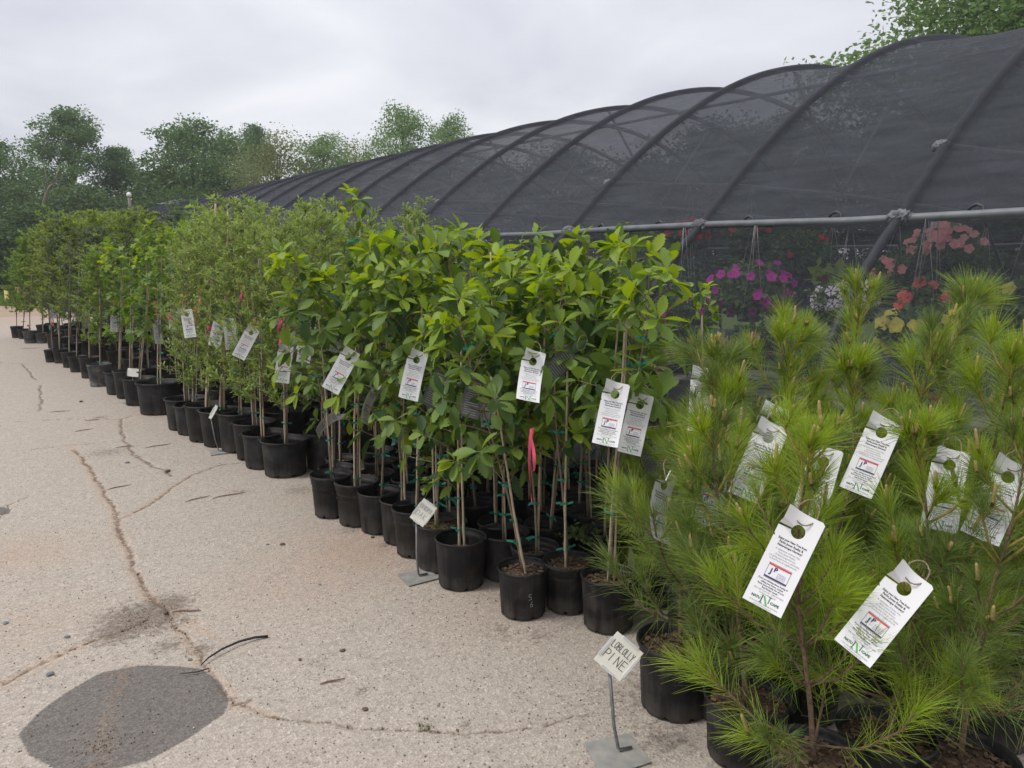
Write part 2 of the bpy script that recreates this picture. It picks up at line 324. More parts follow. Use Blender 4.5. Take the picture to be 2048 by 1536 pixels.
def make_yard():
    def axis(segs):
        out = []
        for a, b, s in segs: out += list(np.arange(a, b, s))
        return np.array(out + [segs[-1][1]])
    xs = axis([(-14, -1, .8), (-1, 0, .1), (0, 2.6, .0125), (2.6, 4.6, .1)])
    ys = axis([(-6, .8, .4), (.8, 4.6, .0125), (4.6, 9.5, .025), (9.5, 16, .06), (16, 29, .25)])
    X, Y = np.meshgrid(xs, ys); P = np.stack([X.ravel(), Y.ravel()], 1)
    wx = (fbm(P[:, 0] * 6, P[:, 1] * 6, 3) - .5) * .07; wy = (fbm(P[:, 0] * 6, P[:, 1] * 6, 9) - .5) * .07
    Q = P + np.stack([wx, wy], 1)
    cracks = [([(150, 900), (165, 915), (185, 950), (200, 975), (225, 1010), (235, 1040), (245, 1075), (255, 1105), (270, 1140), (300, 1185), (330, 1225)], .011),
              ([(330, 1225), (375, 1275), (405, 1310), (455, 1395), (530, 1432), (640, 1448), (800, 1462), (960, 1465), (1100, 1450), (1180, 1425)], .006),
              ([(240, 1037), (300, 1008), (350, 970), (400, 943), (440, 930), (560, 918)], .010),
              ([(238, 838), (250, 880), (262, 905), (300, 930), (345, 950)], .012), ([(0, 846), (100, 838), (240, 838), (300, 822), (330, 812)], .010),
              ([(0, 905), (100, 895), (215, 884)], .008), ([(0, 1372), (60, 1340), (130, 1305), (200, 1280), (290, 1240)], .008),
              ([(80, 770), (82, 800), (80, 822)], .012), ([(0, 725), (45, 727), (70, 760)], .012), ([(235, 896), (290, 890)], .006),
              ([(430, 1420), (500, 1400)], .006), ([(0, 1040), (20, 1010), (60, 990)], .006)]
    crack = np.zeros(len(P)); near = np.hypot(P[:, 0] - 1, P[:, 1] - 5) < 12
    for pl, wd in cracks:
        d = seg_dist(Q[near], gp(pl)); crack[near] = np.maximum(crack[near], np.clip(1 - d / (wd * 3.2), 0, 1))
    sand = np.zeros(len(P))
    for pl, wd in [([(135, 885), (185, 955), (230, 1035), (250, 1105), (270, 1150), (300, 1195), (335, 1225)], .055), ([(300, 1185), (360, 1235), (440, 1282)], .04), ([(330, 1225), (385, 1300), (470, 1410), (540, 1435)], .05),
                   ([(0, 1372), (130, 1308), (210, 1278), (290, 1240)], .06), ([(240, 1037), (330, 985), (400, 943)], .035)]:
        d = seg_dist(Q[near], gp(pl)); sand[near] = np.maximum(sand[near], np.clip(1 - d / (wd * 1.6), 0, 1))
    dirt = np.zeros(len(P))
    for x, y, r, a in [(285, 1235, .26, 1.0), (330, 1210, .17, .9), (240, 1262, .18, .9), (340, 1290, .12, .6), (400, 1300, .1, .6), (770, 1090, .1, .5), (640, 1320, .08, .4), (1000, 1260, .12, .5), (1080, 1270, .1, .5), (480, 985, .12, .5), (600, 980, .2, .5), (700, 1060, .12, .5), (240, 1345, .07, .7), (225, 1390, .06, .7), (215, 1440, .06, .75), (207, 1490, .07, .8), (200, 1530, .08, .8), (370, 1240, .07, .6), (720, 1385, .05, .6), (850, 1450, .05, .6), (930, 1450, .05, .5), (215, 905, .25, .5), (300, 800, .2, .5), (200, 835, .12, .6), (1290, 1400, .28, .45), (1330, 1470, .2, .5)]:
        c = G(x, y); d = np.hypot(P[:, 0] - c.x, P[:, 1] - c.y); dirt = np.maximum(dirt, a * np.clip(1.25 - d / r, 0, 1))
    for pl in [[(245, 1340), (230, 1380), (215, 1440), (205, 1500), (198, 1536)]]:
        d = seg_dist(Q[near], gp(pl)); dirt[near] = np.maximum(dirt[near], .85 * np.clip(1 - d / .05, 0, 1))
    rust = np.zeros(len(P))
    for x, y, r, a in [(730, 1100, .5, .85), (640, 1150, .45, .5), (880, 1060, .4, .5), (30, 1110, .35, .65), (560, 1170, .4, .4), (1000, 1210, .4, .35), (60, 1250, .3, .4), (700, 985, .35, .55), (300, 835, .6, .25), (0, 640, 3, .7)]:
        c = G(x, y); d = np.hypot(P[:, 0] - c.x, P[:, 1] - c.y); rust = np.maximum(rust, a * np.exp(-(d / r) ** 2))
    oval = gp([(35, 1470), (70, 1430), (130, 1385), (200, 1345), (280, 1330), (345, 1331), (400, 1336), (440, 1360), (460, 1400), (448, 1428), (380, 1475), (300, 1520), (200, 1545), (110, 1540), (60, 1510)])
    sd = poly_sd(P, oval); sd2 = poly_sd(P, gp([(-20, 1012), (10, 1014), (22, 1018), (18, 1028), (-20, 1032)])); sd = np.maximum(sd, sd2)
    wet = np.clip(.5 + sd / .08, 0, 1)
    Z = (fbm(P[:, 0] * 1.2, P[:, 1] * 1.2, 5) - .5) * .008 - .007 * np.clip(crack * 1.5 - .4, 0, 1) + .0025 * dirt * vnoise(P[:, 0] * 70, P[:, 1] * 70, 4)
    V = np.column_stack([P, Z]); nx, ny = len(xs), len(ys)
    i = np.arange((ny - 1) * (nx - 1)); r = i // (nx - 1); c = i % (nx - 1); a = r * nx + c
    Fq = np.stack([a, a + 1, a + nx + 1, a + nx], 1)
    m, nt, b = newmat('asphalt'); N, L = nt.nodes, nt.links
    b.inputs['Roughness'].default_value = .9; b.inputs['Specular IOR Level'].default_value = .25
    tc = N.new('ShaderNodeTexCoord')
    def noise(s, d=4, r=.6):
        n = N.new('ShaderNodeTexNoise'); n.inputs['Scale'].default_value = s; n.inputs['Detail'].default_value = d; n.inputs['Roughness'].default_value = r; L.new(tc.outputs['Object'], n.inputs['Vector']); return n.outputs[0]
    def math2(op, a, bb, cc=None):
        n = N.new('ShaderNodeMath'); n.operation = op
        for k, v in enumerate([a, bb, cc]):
            if v is None: continue
            if isinstance(v, (int, float)): n.inputs[k].default_value = v
            else: L.new(v, n.inputs[k])
        return n.outputs[0]
    def ramp(v, p0, c0, p1, c1):
        n = N.new('ShaderNodeValToRGB'); L.new(v, n.inputs[0]); e = n.color_ramp.elements; e[0].position = p0; e[0].color = (*c0, 1); e[1].position = p1; e[1].color = (*c1, 1); return n.outputs[0]
    def mixc(f, a, bb, bt='MIX'):
        n = N.new('ShaderNodeMix'); n.data_type = 'RGBA'; n.blend_type = bt
        for k, v in ((0, f), (6, a), (7, bb)):
            if isinstance(v, (int, float)): n.inputs[k].default_value = v
            elif isinstance(v, tuple): n.inputs[k].default_value = (*v, 1)
            else: L.new(v, n.inputs[k])
        return n.outputs[2]
    def att(nm):
        n = N.new('ShaderNodeAttribute'); n.attribute_name = nm; return n.outputs['Fac']
    big = noise(.9, 5); mid = noise(7, 5, .65); fine = noise(90, 3, .75)
    vor = N.new('ShaderNodeTexVoronoi'); vor.inputs['Scale'].default_value = 110; L.new(tc.outputs['Object'], vor.inputs['Vector'])
    sepc = N.new('ShaderNodeSeparateColor'); L.new(vor.outputs['Color'], sepc.inputs[0])
    base = ramp(big, .3, (.40, .335, .275), .7, (.475, .405, .335))
    base = mixc(.6, base, ramp(mid, .28, (.275, .235, .20), .72, (.50, .435, .37)))
    base = mixc(.5, base, ramp(noise(28, 5, .7), .3, (.26, .22, .185), .7, (.54, .475, .405)))
    stone = ramp(sepc.outputs[0], .1, (.24, .21, .18), .95, (.56, .50, .43))
    base = mixc(.38, base, stone)
    base = mixc(math2('MULTIPLY', math2('GREATER_THAN', sepc.outputs[1], .965), .5), base, (.62, .58, .52))
    base = mixc(math2('MULTIPLY', math2('GREATER_THAN', sepc.outputs[2], .982), .5), base, (.13, .105, .09))
    rf = math2('MULTIPLY', att('rust'), ramp(mid, .25, (.25,) * 3, .75, (1,) * 3))
    base = mixc(math2('MULTIPLY', rf, .95), base, mixc(.35, (.40, .23, .14), stone))
    sf = math2('MULTIPLY_ADD', att('sand'), 1.0, math2('MULTIPLY', math2('SUBTRACT', mid, .62), 1.6)); sf = ramp(sf, .15, (0,) * 3, .75, (.6,) * 3)
    base = mixc(sf, base, mixc(.35, (.45, .315, .215), stone))
    wf = ramp(math2('MULTIPLY_ADD', math2('SUBTRACT', fine, .5), .28, math2('MULTIPLY_ADD', math2('SUBTRACT', mid, .5), .25, att('wet'))), .47, (0,) * 3, .56, (1,) * 3)
    base = mixc(wf, base, mixc(.42, (.135, .122, .116), mixc(.5, stone, (.0, .0, .0))))
    df = math2('MULTIPLY_ADD', att('dirt'), 1.0, math2('MULTIPLY', math2('SUBTRACT', noise(30, 5, .75), .56), 2.4)); df = ramp(df, .12, (0,) * 3, .62, (.9,) * 3)
    base = mixc(df, base, mixc(.3, (.10, .07, .048), stone))
    cf = math2('MULTIPLY_ADD', att('crack'), 1.0, math2('MULTIPLY', math2('SUBTRACT', noise(26, 5, .75), .53), 2.6)); cf = ramp(cf, .38, (0,) * 3, .9, (.85,) * 3)
    base = mixc(cf, base, (.13, .085, .055))
    L.new(base, b.inputs['Base Color'])
    bp = N.new('ShaderNodeBump'); bp.inputs['Strength'].default_value = .55; bp.inputs['Distance'].default_value = .006
    L.new(math2('ADD', vor.outputs['Distance'], fine), bp.inputs['Height']); L.new(bp.outputs[0], b.inputs['Normal'])
    me = mesh_np('asphalt_yard', V, Fq, m)
    for nm, arr in (('crack', crack), ('sand', sand), ('dirt', dirt), ('rust', rust), ('wet', wet)):
        at = me.attributes.new(nm, 'FLOAT', 'POINT'); at.data.foreach_set('value', arr.astype(np.float32))
    tag(obj('asphalt_yard', me), 'bleached cracked asphalt yard with sandy seams and a dark oval patch', 'pavement', kind='structure')
make_yard()

def make_terrain():
    m, nt, b = newmat('field'); N, L = nt.nodes, nt.links; b.inputs['Roughness'].default_value = .95; b.inputs['Specular IOR Level'].default_value = .1
    tc = N.new('ShaderNodeTexCoord'); no = N.new('ShaderNodeTexNoise'); no.inputs['Scale'].default_value = .35; no.inputs['Detail'].default_value = 8; no.inputs['Roughness'].default_value = .65; L.new(tc.outputs['Object'], no.inputs['Vector'])
    sp = N.new('ShaderNodeSeparateXYZ'); L.new(tc.outputs['Object'], sp.inputs[0]); mr = N.new('ShaderNodeMapRange'); L.new(sp.outputs[1], mr.inputs[0]); mr.inputs[1].default_value = 36; mr.inputs[2].default_value = 41; mr.inputs[3].default_value = -.35; mr.inputs[4].default_value = .35
    mr2 = N.new('ShaderNodeMapRange'); L.new(sp.outputs[0], mr2.inputs[0]); mr2.inputs[1].default_value = 14; mr2.inputs[2].default_value = 18; mr2.inputs[3].default_value = 0; mr2.inputs[4].default_value = .8
    a0 = N.new('ShaderNodeMath'); a0.operation = 'ADD'; L.new(mr.outputs[0], a0.inputs[0]); L.new(mr2.outputs[0], a0.inputs[1])
    a = N.new('ShaderNodeMath'); a.operation = 'ADD'; L.new(no.outputs[0], a.inputs[0]); L.new(a0.outputs[0], a.inputs[1])
    cr = N.new('ShaderNodeValToRGB'); L.new(a.outputs[0], cr.inputs[0]); e = cr.color_ramp.elements; e[0].position = .42; e[0].color = (.30, .19, .125, 1); e[1].position = .6; e[1].color = (.11, .15, .045, 1); x = e.new(.2); x.color = (.36, .27, .20, 1)
    L.new(cr.outputs[0], b.inputs['Base Color'])
    mb = MB(); n = 24; R = 700
    vs = []; fs = []
    for i in range(n + 1):
        for j in range(n + 1): vs.append((-R + 2 * R * i / n, -R + 2 * R * j / n, -.02))
    for i in range(n):
        for j in range(n): fs.append((i * (n + 1) + j, (i + 1) * (n + 1) + j, (i + 1) * (n + 1) + j + 1, i * (n + 1) + j + 1))
    mb.add(vs, fs); tag(obj('ground', mb.mesh('ground', m)), 'flat field of dirt and grass running to the wood', 'ground', kind='structure')
    mb = MB(); xs = [4.25, 10.4, 16.5]; ys = [-8, 5, 20, 35, 46]
    vs = [(x, y, .012) for y in ys for x in xs]; fs = [(r * 3 + c, r * 3 + c + 1, r * 3 + c + 4, r * 3 + c + 3) for r in range(4) for c in range(2)]
    mb.add(vs, fs); tag(obj('greenhouse_floor', mb.mesh('greenhouse_floor', mat('weed_mat', (.045, .045, .047), .9, .3, 5, bump=.3))), 'dark ground cloth floor inside the hoop house', 'floor', kind='structure')
make_terrain()

# ------------------------------------------------------------------ hoop house
GC = 10.45                                  # centre line
PROF = [(6.15, 0.0), (6.12, .55), (6.02, 1.0), (5.81, 1.40), (5.41, 1.83), (5.15, 2.04), (4.56, 2.56), (4.05, 2.95), (3.52, 3.30), (2.8, 3.69), (1.97, 4.01), (1.0, 4.23), (0.0, 4.30)]
PROF = PROF + [(-x, z) for x, z in reversed(PROF[:-1])]
def prof(t):
    """t in 0..1 from the near foot over the ridge to the far foot; smooth"""
    k = len(PROF) - 1; f = t * k; i = min(int(f), k - 1); f -= i
    def g(j): return PROF[max(0, min(k, j))]
    p0, p1, p2, p3 = g(i - 1), g(i), g(i + 1), g(i + 2)
    r = []
    for a in range(2):
        r.append(.5 * (2 * p1[a] + (p2[a] - p0[a]) * f + (2 * p0[a] - 5 * p1[a] + 4 * p2[a] - p3[a]) * f * f + (3 * p1[a] - p0[a] - 3 * p2[a] + p3[a]) * f ** 3))
    return GC - r[0], r[1]
U0, SPC = 2.62, 1.68
K0, K1 = -4, 24
def make_greenhouse():
    rng = random.Random(5)
    root = empty('hoop_house', (GC, U0, 0)); off = Matrix.Translation((-GC, -U0, 0))
    tag(root, 'long hoop greenhouse of steel pipe under black shade cloth', 'greenhouse')
    mb = MB(); mb.tube([(x, 0, z) for x, z in (prof(i / 72) for i in range(73))], .034, 10); hoop = mb.mesh('hoop', M['pipe'])
    # cloth of one bay, drawn tight over the hoops and sagging between
    roofs, sides = [], []
    SS = [0, .008, .016, .024, .034, .05, .08, .13, .2, .3, .4, .5]; SS = SS + [1 - x for x in reversed(SS[:-1])]
    for vi in range(4):
        for part, (ta, tb, mname) in (('roof', (5 / 24, 19 / 24, 'cloth')), ('near', (0, 5 / 24, 'sidecloth')), ('far', (19 / 24, 1, 'sidecloth'))):
            nt_ = 60 if part == 'roof' else 18; vs = []; fs = []
            for s in SS:
                e = min(s, 1 - s) * SPC                              # metres from the nearest hoop
                bulge = math.sqrt(max(0, 1 - (e / .050) ** 2)) if e < .050 else 0
                for j in range(nt_ + 1):
                    t = ta + (tb - ta) * j / nt_; x, z = prof(t); x2, z2 = prof(min(1, t + .004)); x1, z1 = prof(max(0, t - .004))
                    n = Vector((-(z2 - z1), x2 - x1)).normalized()
                    sag = (.02 + .085 * math.sin(math.pi * s) ** .8) * (.25 + .75 * math.sin(math.pi * t))
                    sag *= min(1, abs(t - 5 / 24) / .06, abs(t - 19 / 24) / .06) * .97 + .03; sg = .040 * bulge - sag * (1 - bulge) + .016 * math.sin(t * 60 + s * 9 + vi * 2) * math.sin(math.pi * s) * (.4 + math.sin(s * 14 + t * 23 + vi)) * .7
                    if z < 1.0: sg = .04
                    vs.append((x + n.x * sg, s * SPC, max(z + n.y * sg, .02)))
            for i in range(len(SS) - 1):
                for j in range(nt_): q = i * (nt_ + 1) + j; fs.append((q, q + 1, q + nt_ + 2, q + nt_ + 1))
            mb = MB(); mb.add(vs, fs); me = mb.mesh(part + '_cloth', M[mname])
            (roofs if part == 'roof' else sides).append(me)
    # cloth gathered round pipe and purlin: a crumpled knot
    bm = bmesh.new(); bmesh.ops.create_icosphere(bm, subdivisions=4, radius=1)
    for v in bm.verts:
        d = v.co.normalized(); f = .62 * abs(math.sin(d.x * 5 + d.y * 7 + 2 * d.z)) + .3 * abs(math.sin(d.y * 13 - d.z * 9)) + .22 * math.sin(d.x * 17 + d.z * 11)
        v.co = Vector((d.x * .050, d.y * .078, d.z * .058)) * (.80 + .42 * f)
    wrap = bpy.data.meshes.new('joint_wrap'); bm.to_mesh(wrap); bm.free(); wrap.materials.append(M['wrap']); wrap.polygons.foreach_set('use_smooth', [True] * len(wrap.polygons))
    mb = MB(); mb.tube([(.052 * math.cos(a * math.pi / 4), 0, .052 * math.sin(a * math.pi / 4)) for a in range(9)], .011, 5); ring = mb.mesh('ring_clip', M['pipe'])
    xn, zn = prof(5 / 24); xt, zt = prof(6 / 24)
    mb = MB(); mb.tube([(xt, 0, zt), (xt + .35, 0, zt + .02), (xt + 1.1, 0, zt + .045), (GC - 2.4, 0, zt + .10), (GC, 0, zt + .12), (2 * GC - xt - 1.1, 0, zt + .045), (2 * GC - xt, 0, zt)], .026, 8); tie = mb.mesh('tie_bar', M['pipelight'])
    br = []
    for sgn in (-1, 1):
        mb = MB(); p = prof(.5 + sgn * .055); mb.tube([(GC, 0, zt + .13), (p[0], 0, p[1])], .022, 8); br.append(mb.mesh('brace', M['pipelight']))
    for k in range(K0, K1 + 1):
        u = U0 + k * SPC; Mx = Matrix.Translation((-GC, u - U0, 0))
        obj('hoop', hoop, root, Mx)
        if k < K1:
            v = (k * 7) % 4; obj('roof_cloth', roofs[v], root, Mx); obj('side_cloth', sides[2 * v], root, Mx); obj('side_cloth', sides[2 * v + 1], root, Mx)
        if k % 2 == 0:
            obj('tie_bar', tie, root, Mx @ Matrix.Translation((0, .05, 0)))
            for b in br: obj('brace', b, root, Mx @ Matrix.Translation((0, .05, 0)))
        w = obj('joint_wrap', wrap, root, Mx @ Matrix.Translation((xn, 0, zn)) @ Matrix.Rotation(rng.uniform(0, 6), 4, 'Y'))
        if k % 2 == 0: obj('joint_wrap', wrap, root, Mx @ Matrix.Translation((xt, .03, zt)) @ Matrix.Rotation(1.4, 4, 'Y') @ Matrix.Scale(.8, 4))
    for side in (0, 1):
        x = xn if side == 0 else 2 * GC - xn
        mb = MB(); mb.tube([(x - GC + (.0 if side == 0 else -.0), (K0 * SPC) + (K1 - K0) * SPC * i / 40, zn + .012 * math.sin(i * 1.9)) for i in range(41)], .031, 10)
        p = obj('purlin', mb.mesh('purlin', M['pipelight']), root)
        if side == 0:
            for k in range(K0, 8):
                for f in (.28, .72): obj('ring_clip', ring, p, Matrix.Translation((x - GC, k * SPC + f * SPC, zn + .01)) @ Matrix.Rotation(math.pi / 2, 4, 'Z') @ Matrix.Rotation(.2, 4, 'X'))
    mb = MB(); mb.tube([(0, K0 * SPC + (K1 - K0) * SPC * i / 20, 4.22) for i in range(21)], .026, 8); obj('ridge_pole', mb.mesh('ridge_pole', M['pipe']), root)
    # far gable cloth
    pts = [prof(i / 40) for i in range(41)]; mb = MB(); vs = [(x - GC, K1 * SPC + .02, z) for x, z in pts] + [(0, K1 * SPC + .02, 0)]
    mb.add(vs, [(i, i + 1, 41) for i in range(40)]); obj('shade_cloth', mb.mesh('gable_cloth', M['cloth']), root)
    return root
make_greenhouse()

# ------------------------------------------------------------------ far trees
def leaf_quad():
    V = np.array([(0, 0, 0), (.32, .5, .06), (0, 1, -.05), (-.32, .5, .06)], float); return V, np.array([(0, 1, 2, 3)])
def rnd_frames(rs, n, up=.35):
    a = rs.normal(size=(n, 3)); a[:, 2] -= up * .6; a /= np.linalg.norm(a, axis=1)[:, None]
    b = rs.normal(size=(n, 3)); b[:, 2] += up * 3; b -= a * (a * b).sum(1)[:, None]; b /= np.linalg.norm(b, axis=1)[:, None]
    return a, b
def cloud_mesh(name, pos, size, rs, mats, mi=None, up=.35):
    n = len(pos); a, b = rnd_frames(rs, n, up); c = np.cross(a, b); V, Fq = leaf_quad(); size = size * rs.uniform(.65, 1.35, n)
    W = pos[:, None] + size[:, None, None] * (V[None, :, 0, None] * c[:, None] + V[None, :, 1, None] * a[:, None] + V[None, :, 2, None] * b[:, None])
    FF = (Fq[None] + (np.arange(n) * 4)[:, None, None]).reshape(-1, 4)
    return mesh_np(name, W.reshape(-1, 3), FF, mats, mi, False)
def tree_template(seed, H=12.0, rx=3.6, base=.28, nclump=46, per=230, leaf=.17, loose=1.0, matname='tree_leaf', lean=0.0, bark='bark'):
    rs = np.random.RandomState(seed); rng = random.Random(seed)
    mb = MB(); tr = []
    for i in range(9):
        t = i / 8; tr.append(Vector((math.sin(t * 3 + seed) * .25 * t + lean * t * t, math.cos(t * 2.3 + seed) * .25 * t, t * H * .93)))
    mb.tube(tr, [.018 * H * (1 - t / 8.6) + .015 for t in range(9)], 8)
    cl = []
    for i in range(nclump):
        h = base + (1 - base) * (i + .5) / nclump; w = rx * (math.sin(math.pi * min(1, ((h - base) / (1 - base)) * .86 + .13)) ** .7) * rng.uniform(.45, 1.1)
        an = i * 2.399 + rng.uniform(-.5, .5); r = w * math.sqrt(rng.uniform(.15, 1.0)); k = min(8, int(h * 8))
        c = tr[k] * 1.0; c = Vector((c.x + r * math.cos(an), c.y + r * math.sin(an), h * H + rng.uniform(-.05, .05) * H)); cl.append((c, rng.uniform(.55, 1.15)))
        st = tr[max(1, min(7, int((h - rng.uniform(.08, .2)) * 8)))]; mid = st.lerp(c, .55) + Vector((0, 0, -.03 * H * rng.random()))
        mb.tube([st, mid, c], [.006 * H * (1.25 - h) + .012, .02, .008], 5)
    pos = []
    for c, s in cl:
        n = int(per * s * s + 30); d = rs.normal(size=(n, 3)); d /= np.linalg.norm(d, axis=1)[:, None]; r = rs.uniform(.15, 1, n) ** .5
        lob = 1 + .35 * np.sin(d[:, 0] * 3 + seed) * np.cos(d[:, 1] * 4 + c.z)
        pos.append(np.array(c)[None] + d * (r * lob)[:, None] * np.array([1, 1, .72]) * rx * .30 * s * loose)
    pos = np.concatenate(pos)
    return mb.mesh('trunk', M[bark]), cloud_mesh('crown', pos, leaf, rs, M[matname]), H
M['tree_leaf'] = leafmat('tree_leaf', [(.085, .170, .065), (.125, .225, .080), (.17, .285, .10), (.105, .195, .075)], .6, .3, .25)
M['tree_leaf_dark'] = leafmat('tree_leaf_dark', [(.058, .115, .042), (.085, .155, .052), (.12, .195, .06), (.07, .13, .05)], .6, .25, .25)
M['tree_leaf_pale'] = leafmat('tree_leaf_pale', [(.17, .22, .09), (.21, .255, .10), (.26, .30, .125)], .6, .35, .25)
M['tree_leaf_light'] = leafmat('tree_leaf_light', [(.14, .245, .095), (.19, .305, .12), (.25, .37, .15), (.16, .27, .105)], .6, .4, .25)
TT = {}
TT['tall'] = tree_template(11, 12.5, 3.3, .16, 96, 330, .17, 1.0, 'tree_leaf')
TT['round'] = tree_template(23, 11.0, 3.9, .18, 84, 320, .17, .95, 'tree_leaf')
TT['pale'] = tree_template(31, 9.5, 4.2, .10, 60, 300, .15, 1.15, 'tree_leaf_pale')
TT['wide'] = tree_template(47, 9.0, 4.6, .06, 66, 330, .16, 1.2, 'tree_leaf_dark')
TT['light'] = tree_template(59, 12.0, 3.5, .2, 76, 330, .15, 1.0, 'tree_leaf_light')
TT['near'] = tree_template(71, 16.0, 6.4, .22, 150, 700, .19, 1.0, 'tree_leaf_light')
TT['scrub'] = tree_template(83, 5.0, 2.6, .02, 44, 220, .16, 1.3, 'tree_leaf_dark')
def far_tree(kind, x, depth, top_y, label, wscale=1.0, rot=0.0, group=None):
    tm, cm, H = TT[kind]; p = D(x, YH, depth); top = D(x, top_y, depth); h = top.z
    root = empty('tree', (p.x, p.y, -.03), rot); tag(root, label, 'tree', group)
    wscale *= 1.22; s = h / (H * 1.02); Mx = Matrix.Diagonal((s * wscale, s * wscale, s, 1))
    obj('trunk', tm, root, Mx); obj('crown', cm, root, Mx, kind='stuff')
    return root
WOOD = 'trees of the wood beyond the yard'
far_tree('tall', 160, 56, 226, 'tallest tree of the far wood, dark green, rising behind the leaning dead trunk', 1.0, .4, WOOD)
far_tree('tall', 258, 58, 300, 'lower dark green tree with a ragged top beside the tallest tree of the wood', .95, 2.6, WOOD)
far_tree('round', 5, 50, 285, 'broad green tree standing apart from the wood by the grass verge', 1.15, 1.0, WOOD)
far_tree('round', 400, 55, 247, 'round full-crowned green tree rising above the far end of the greenhouse', 1.05, .3, WOOD)
far_tree('light', 452, 60, 280, 'mid green tree tucked behind the round full-crowned tree', .8, 1.9, WOOD)
far_tree('pale', 560, 52, 287, 'pale yellow-green bushy tree behind the greenhouse ridge', 1.0, .8, WOOD)
far_tree('tall', 520, 64, 258, 'thin dark treetop poking up behind the pale yellow-green tree', .62, 4.0, WOOD)
far_tree('light', 648, 54, 280, 'light green tree beside the pale yellow-green tree', 1.05, 3.0, WOOD)
far_tree('pale', 722, 60, 302, 'low light tree filling the gap before the pair of treetops', .8, 2.0, WOOD)
far_tree('light', 815, 50, 232, 'taller of the two loose light green treetops above the greenhouse ridge', .85, .2, WOOD)
far_tree('light', 897, 52, 246, 'lower of the two loose light green treetops above the greenhouse ridge', .72, 2.2, WOOD)
far_tree('scrub', 330, 52, 345, 'small bushy tree in the gap between the two largest trees of the wood', 1.0, 1.2, WOOD)
for i, (x, d, ty) in enumerate([(-60, 44, 400), (40, 47, 375), (60, 43, 420), (120, 46, 400), (190, 48, 385), (255, 47, 400), (310, 50, 385), (375, 49, 380), (430, 53, 370), (-10, 41, 440), (150, 42, 440), (230, 43, 445)]):
    far_tree('wide' if i % 2 else 'scrub', x, d, ty, ('broad' if i % 2 else 'small') + ' dark undergrowth tree ' + ['past the grass verge', 'behind the broad tree by the verge', 'beside the foot of the leaning dead trunk', 'just behind the leaning dead trunk', 'under the tallest tree of the wood', 'behind the lamp pole', 'beyond the lamp pole near the shed', 'behind the shed roof', 'under the round full-crowned tree', 'at the edge of the grass verge', 'between the dead trunk and the lamp pole', 'in front of the lamp pole'][i], 1.25, i * 1.3, 'undergrowth of the wood')
far_tree('near', 2045, 27, -230, 'large light green tree towering behind the greenhouse', 1.0, .7)
for i, (x, d, ty, kd) in enumerate([(1130, 40, 300, 'wide'), (1300, 38, 325, 'round'), (1420, 34, 250, 'wide'), (1560, 31, 235, 'round'), (1700, 33, 275, 'wide'), (1840, 30, 215, 'round'), (2020, 29, 180, 'wide'), (2200, 28, 170, 'round'), (1000, 44, 330, 'wide'), (1490, 36, 280, 'scrub'), (1960, 34, 240, 'scrub'), (1250, 46, 345, 'scrub')]):
    far_tree(kd, x, d, ty, 'dark tree seen dimly through the shade cloth behind the greenhouse', 1.1, i * 1.7, 'trees behind the greenhouse')

def dead_tree():
    b = D(77, YH, 44); root = empty('dead_tree', (b.x, b.y, -.03)); tag(root, 'bare leaning dead trunk with broken limbs in front of the wood', 'tree')
    def q(x, y): return D(x, y, 44) - Vector((b.x, b.y, -.03))
    mb = MB(); mb.tube([Vector((0, 0, 0)), q(79, 450), q(84, 420), q(92, 390), q(100, 372), q(112, 366)], [.15, .125, .105, .085, .06, .03], 8); obj('trunk', mb.mesh('dead_trunk', M['deadbark']), root)
    for pl in ([(98, 374), (92, 355), (88, 332)], [(100, 372), (112, 355), (118, 335)], [(106, 368), (122, 360), (126, 345)], [(95, 384), (86, 372), (84, 362)], [(112, 366), (118, 372), (120, 362)]):
        mb = MB(); mb.tube([q(*p) for p in pl], [.045, .028, .008], 6); obj('limb', mb.mesh('dead_limb', M['deadbark']), root)
dead_tree()
def lamp_post():
    b = D(268, YH, 46); root = empty('lamp_post', (b.x, b.y, 0)); tag(root, 'wooden yard pole with a round white lamp near the far greenhouse end', 'lamp post')
    top = D(268, 395, 46).z; mb = MB(); mb.tube([(0, 0, 0), (0, 0, top * .5), (0, 0, top)], [.13, .11, .09], 10); obj('pole', mb.mesh('pole', M['polew']), root)
    mb = MB(); mb.tube([(0, 0, top - .3), (.15 * CP, -.15 * SP, top - .1)], .03, 6); mb.lathe([(.02, top - .02), (.13, top), (.15, top + .10), (.10, top + .22), (.02, top + .27)], 14); me = mb.mesh('lamp_head', M['lampw']); obj('lamp_head', me, root)
lamp_post()
def far_shed():
    c = D(346, 402, 49); root = empty('shed', (c.x, c.y, 0)); tag(root, 'small shed with white metal roof showing over the greenhouse ridge', 'shed'); z = c.z + .05
    mb = MB(); mb.box((0, 0, (z - .35) / 2), (2.6, 3.4, z - .35)); obj('wall', mb.mesh('shed_wall', M['polew']), root)
    mb = MB(); mb.add([(-1.5, -1.9, z - .4), (1.5, -1.9, z - .4), (1.5, 1.9, z - .4), (-1.5, 1.9, z - .4), (0, -1.9, z), (0, 1.9, z)], [(0, 1, 4), (1, 2, 5, 4), (2, 3, 5), (3, 0, 4, 5), (0, 3, 2, 1)], 0, False); obj('roof', mb.mesh('shed_roof', M['roofw']), root)
far_shed()
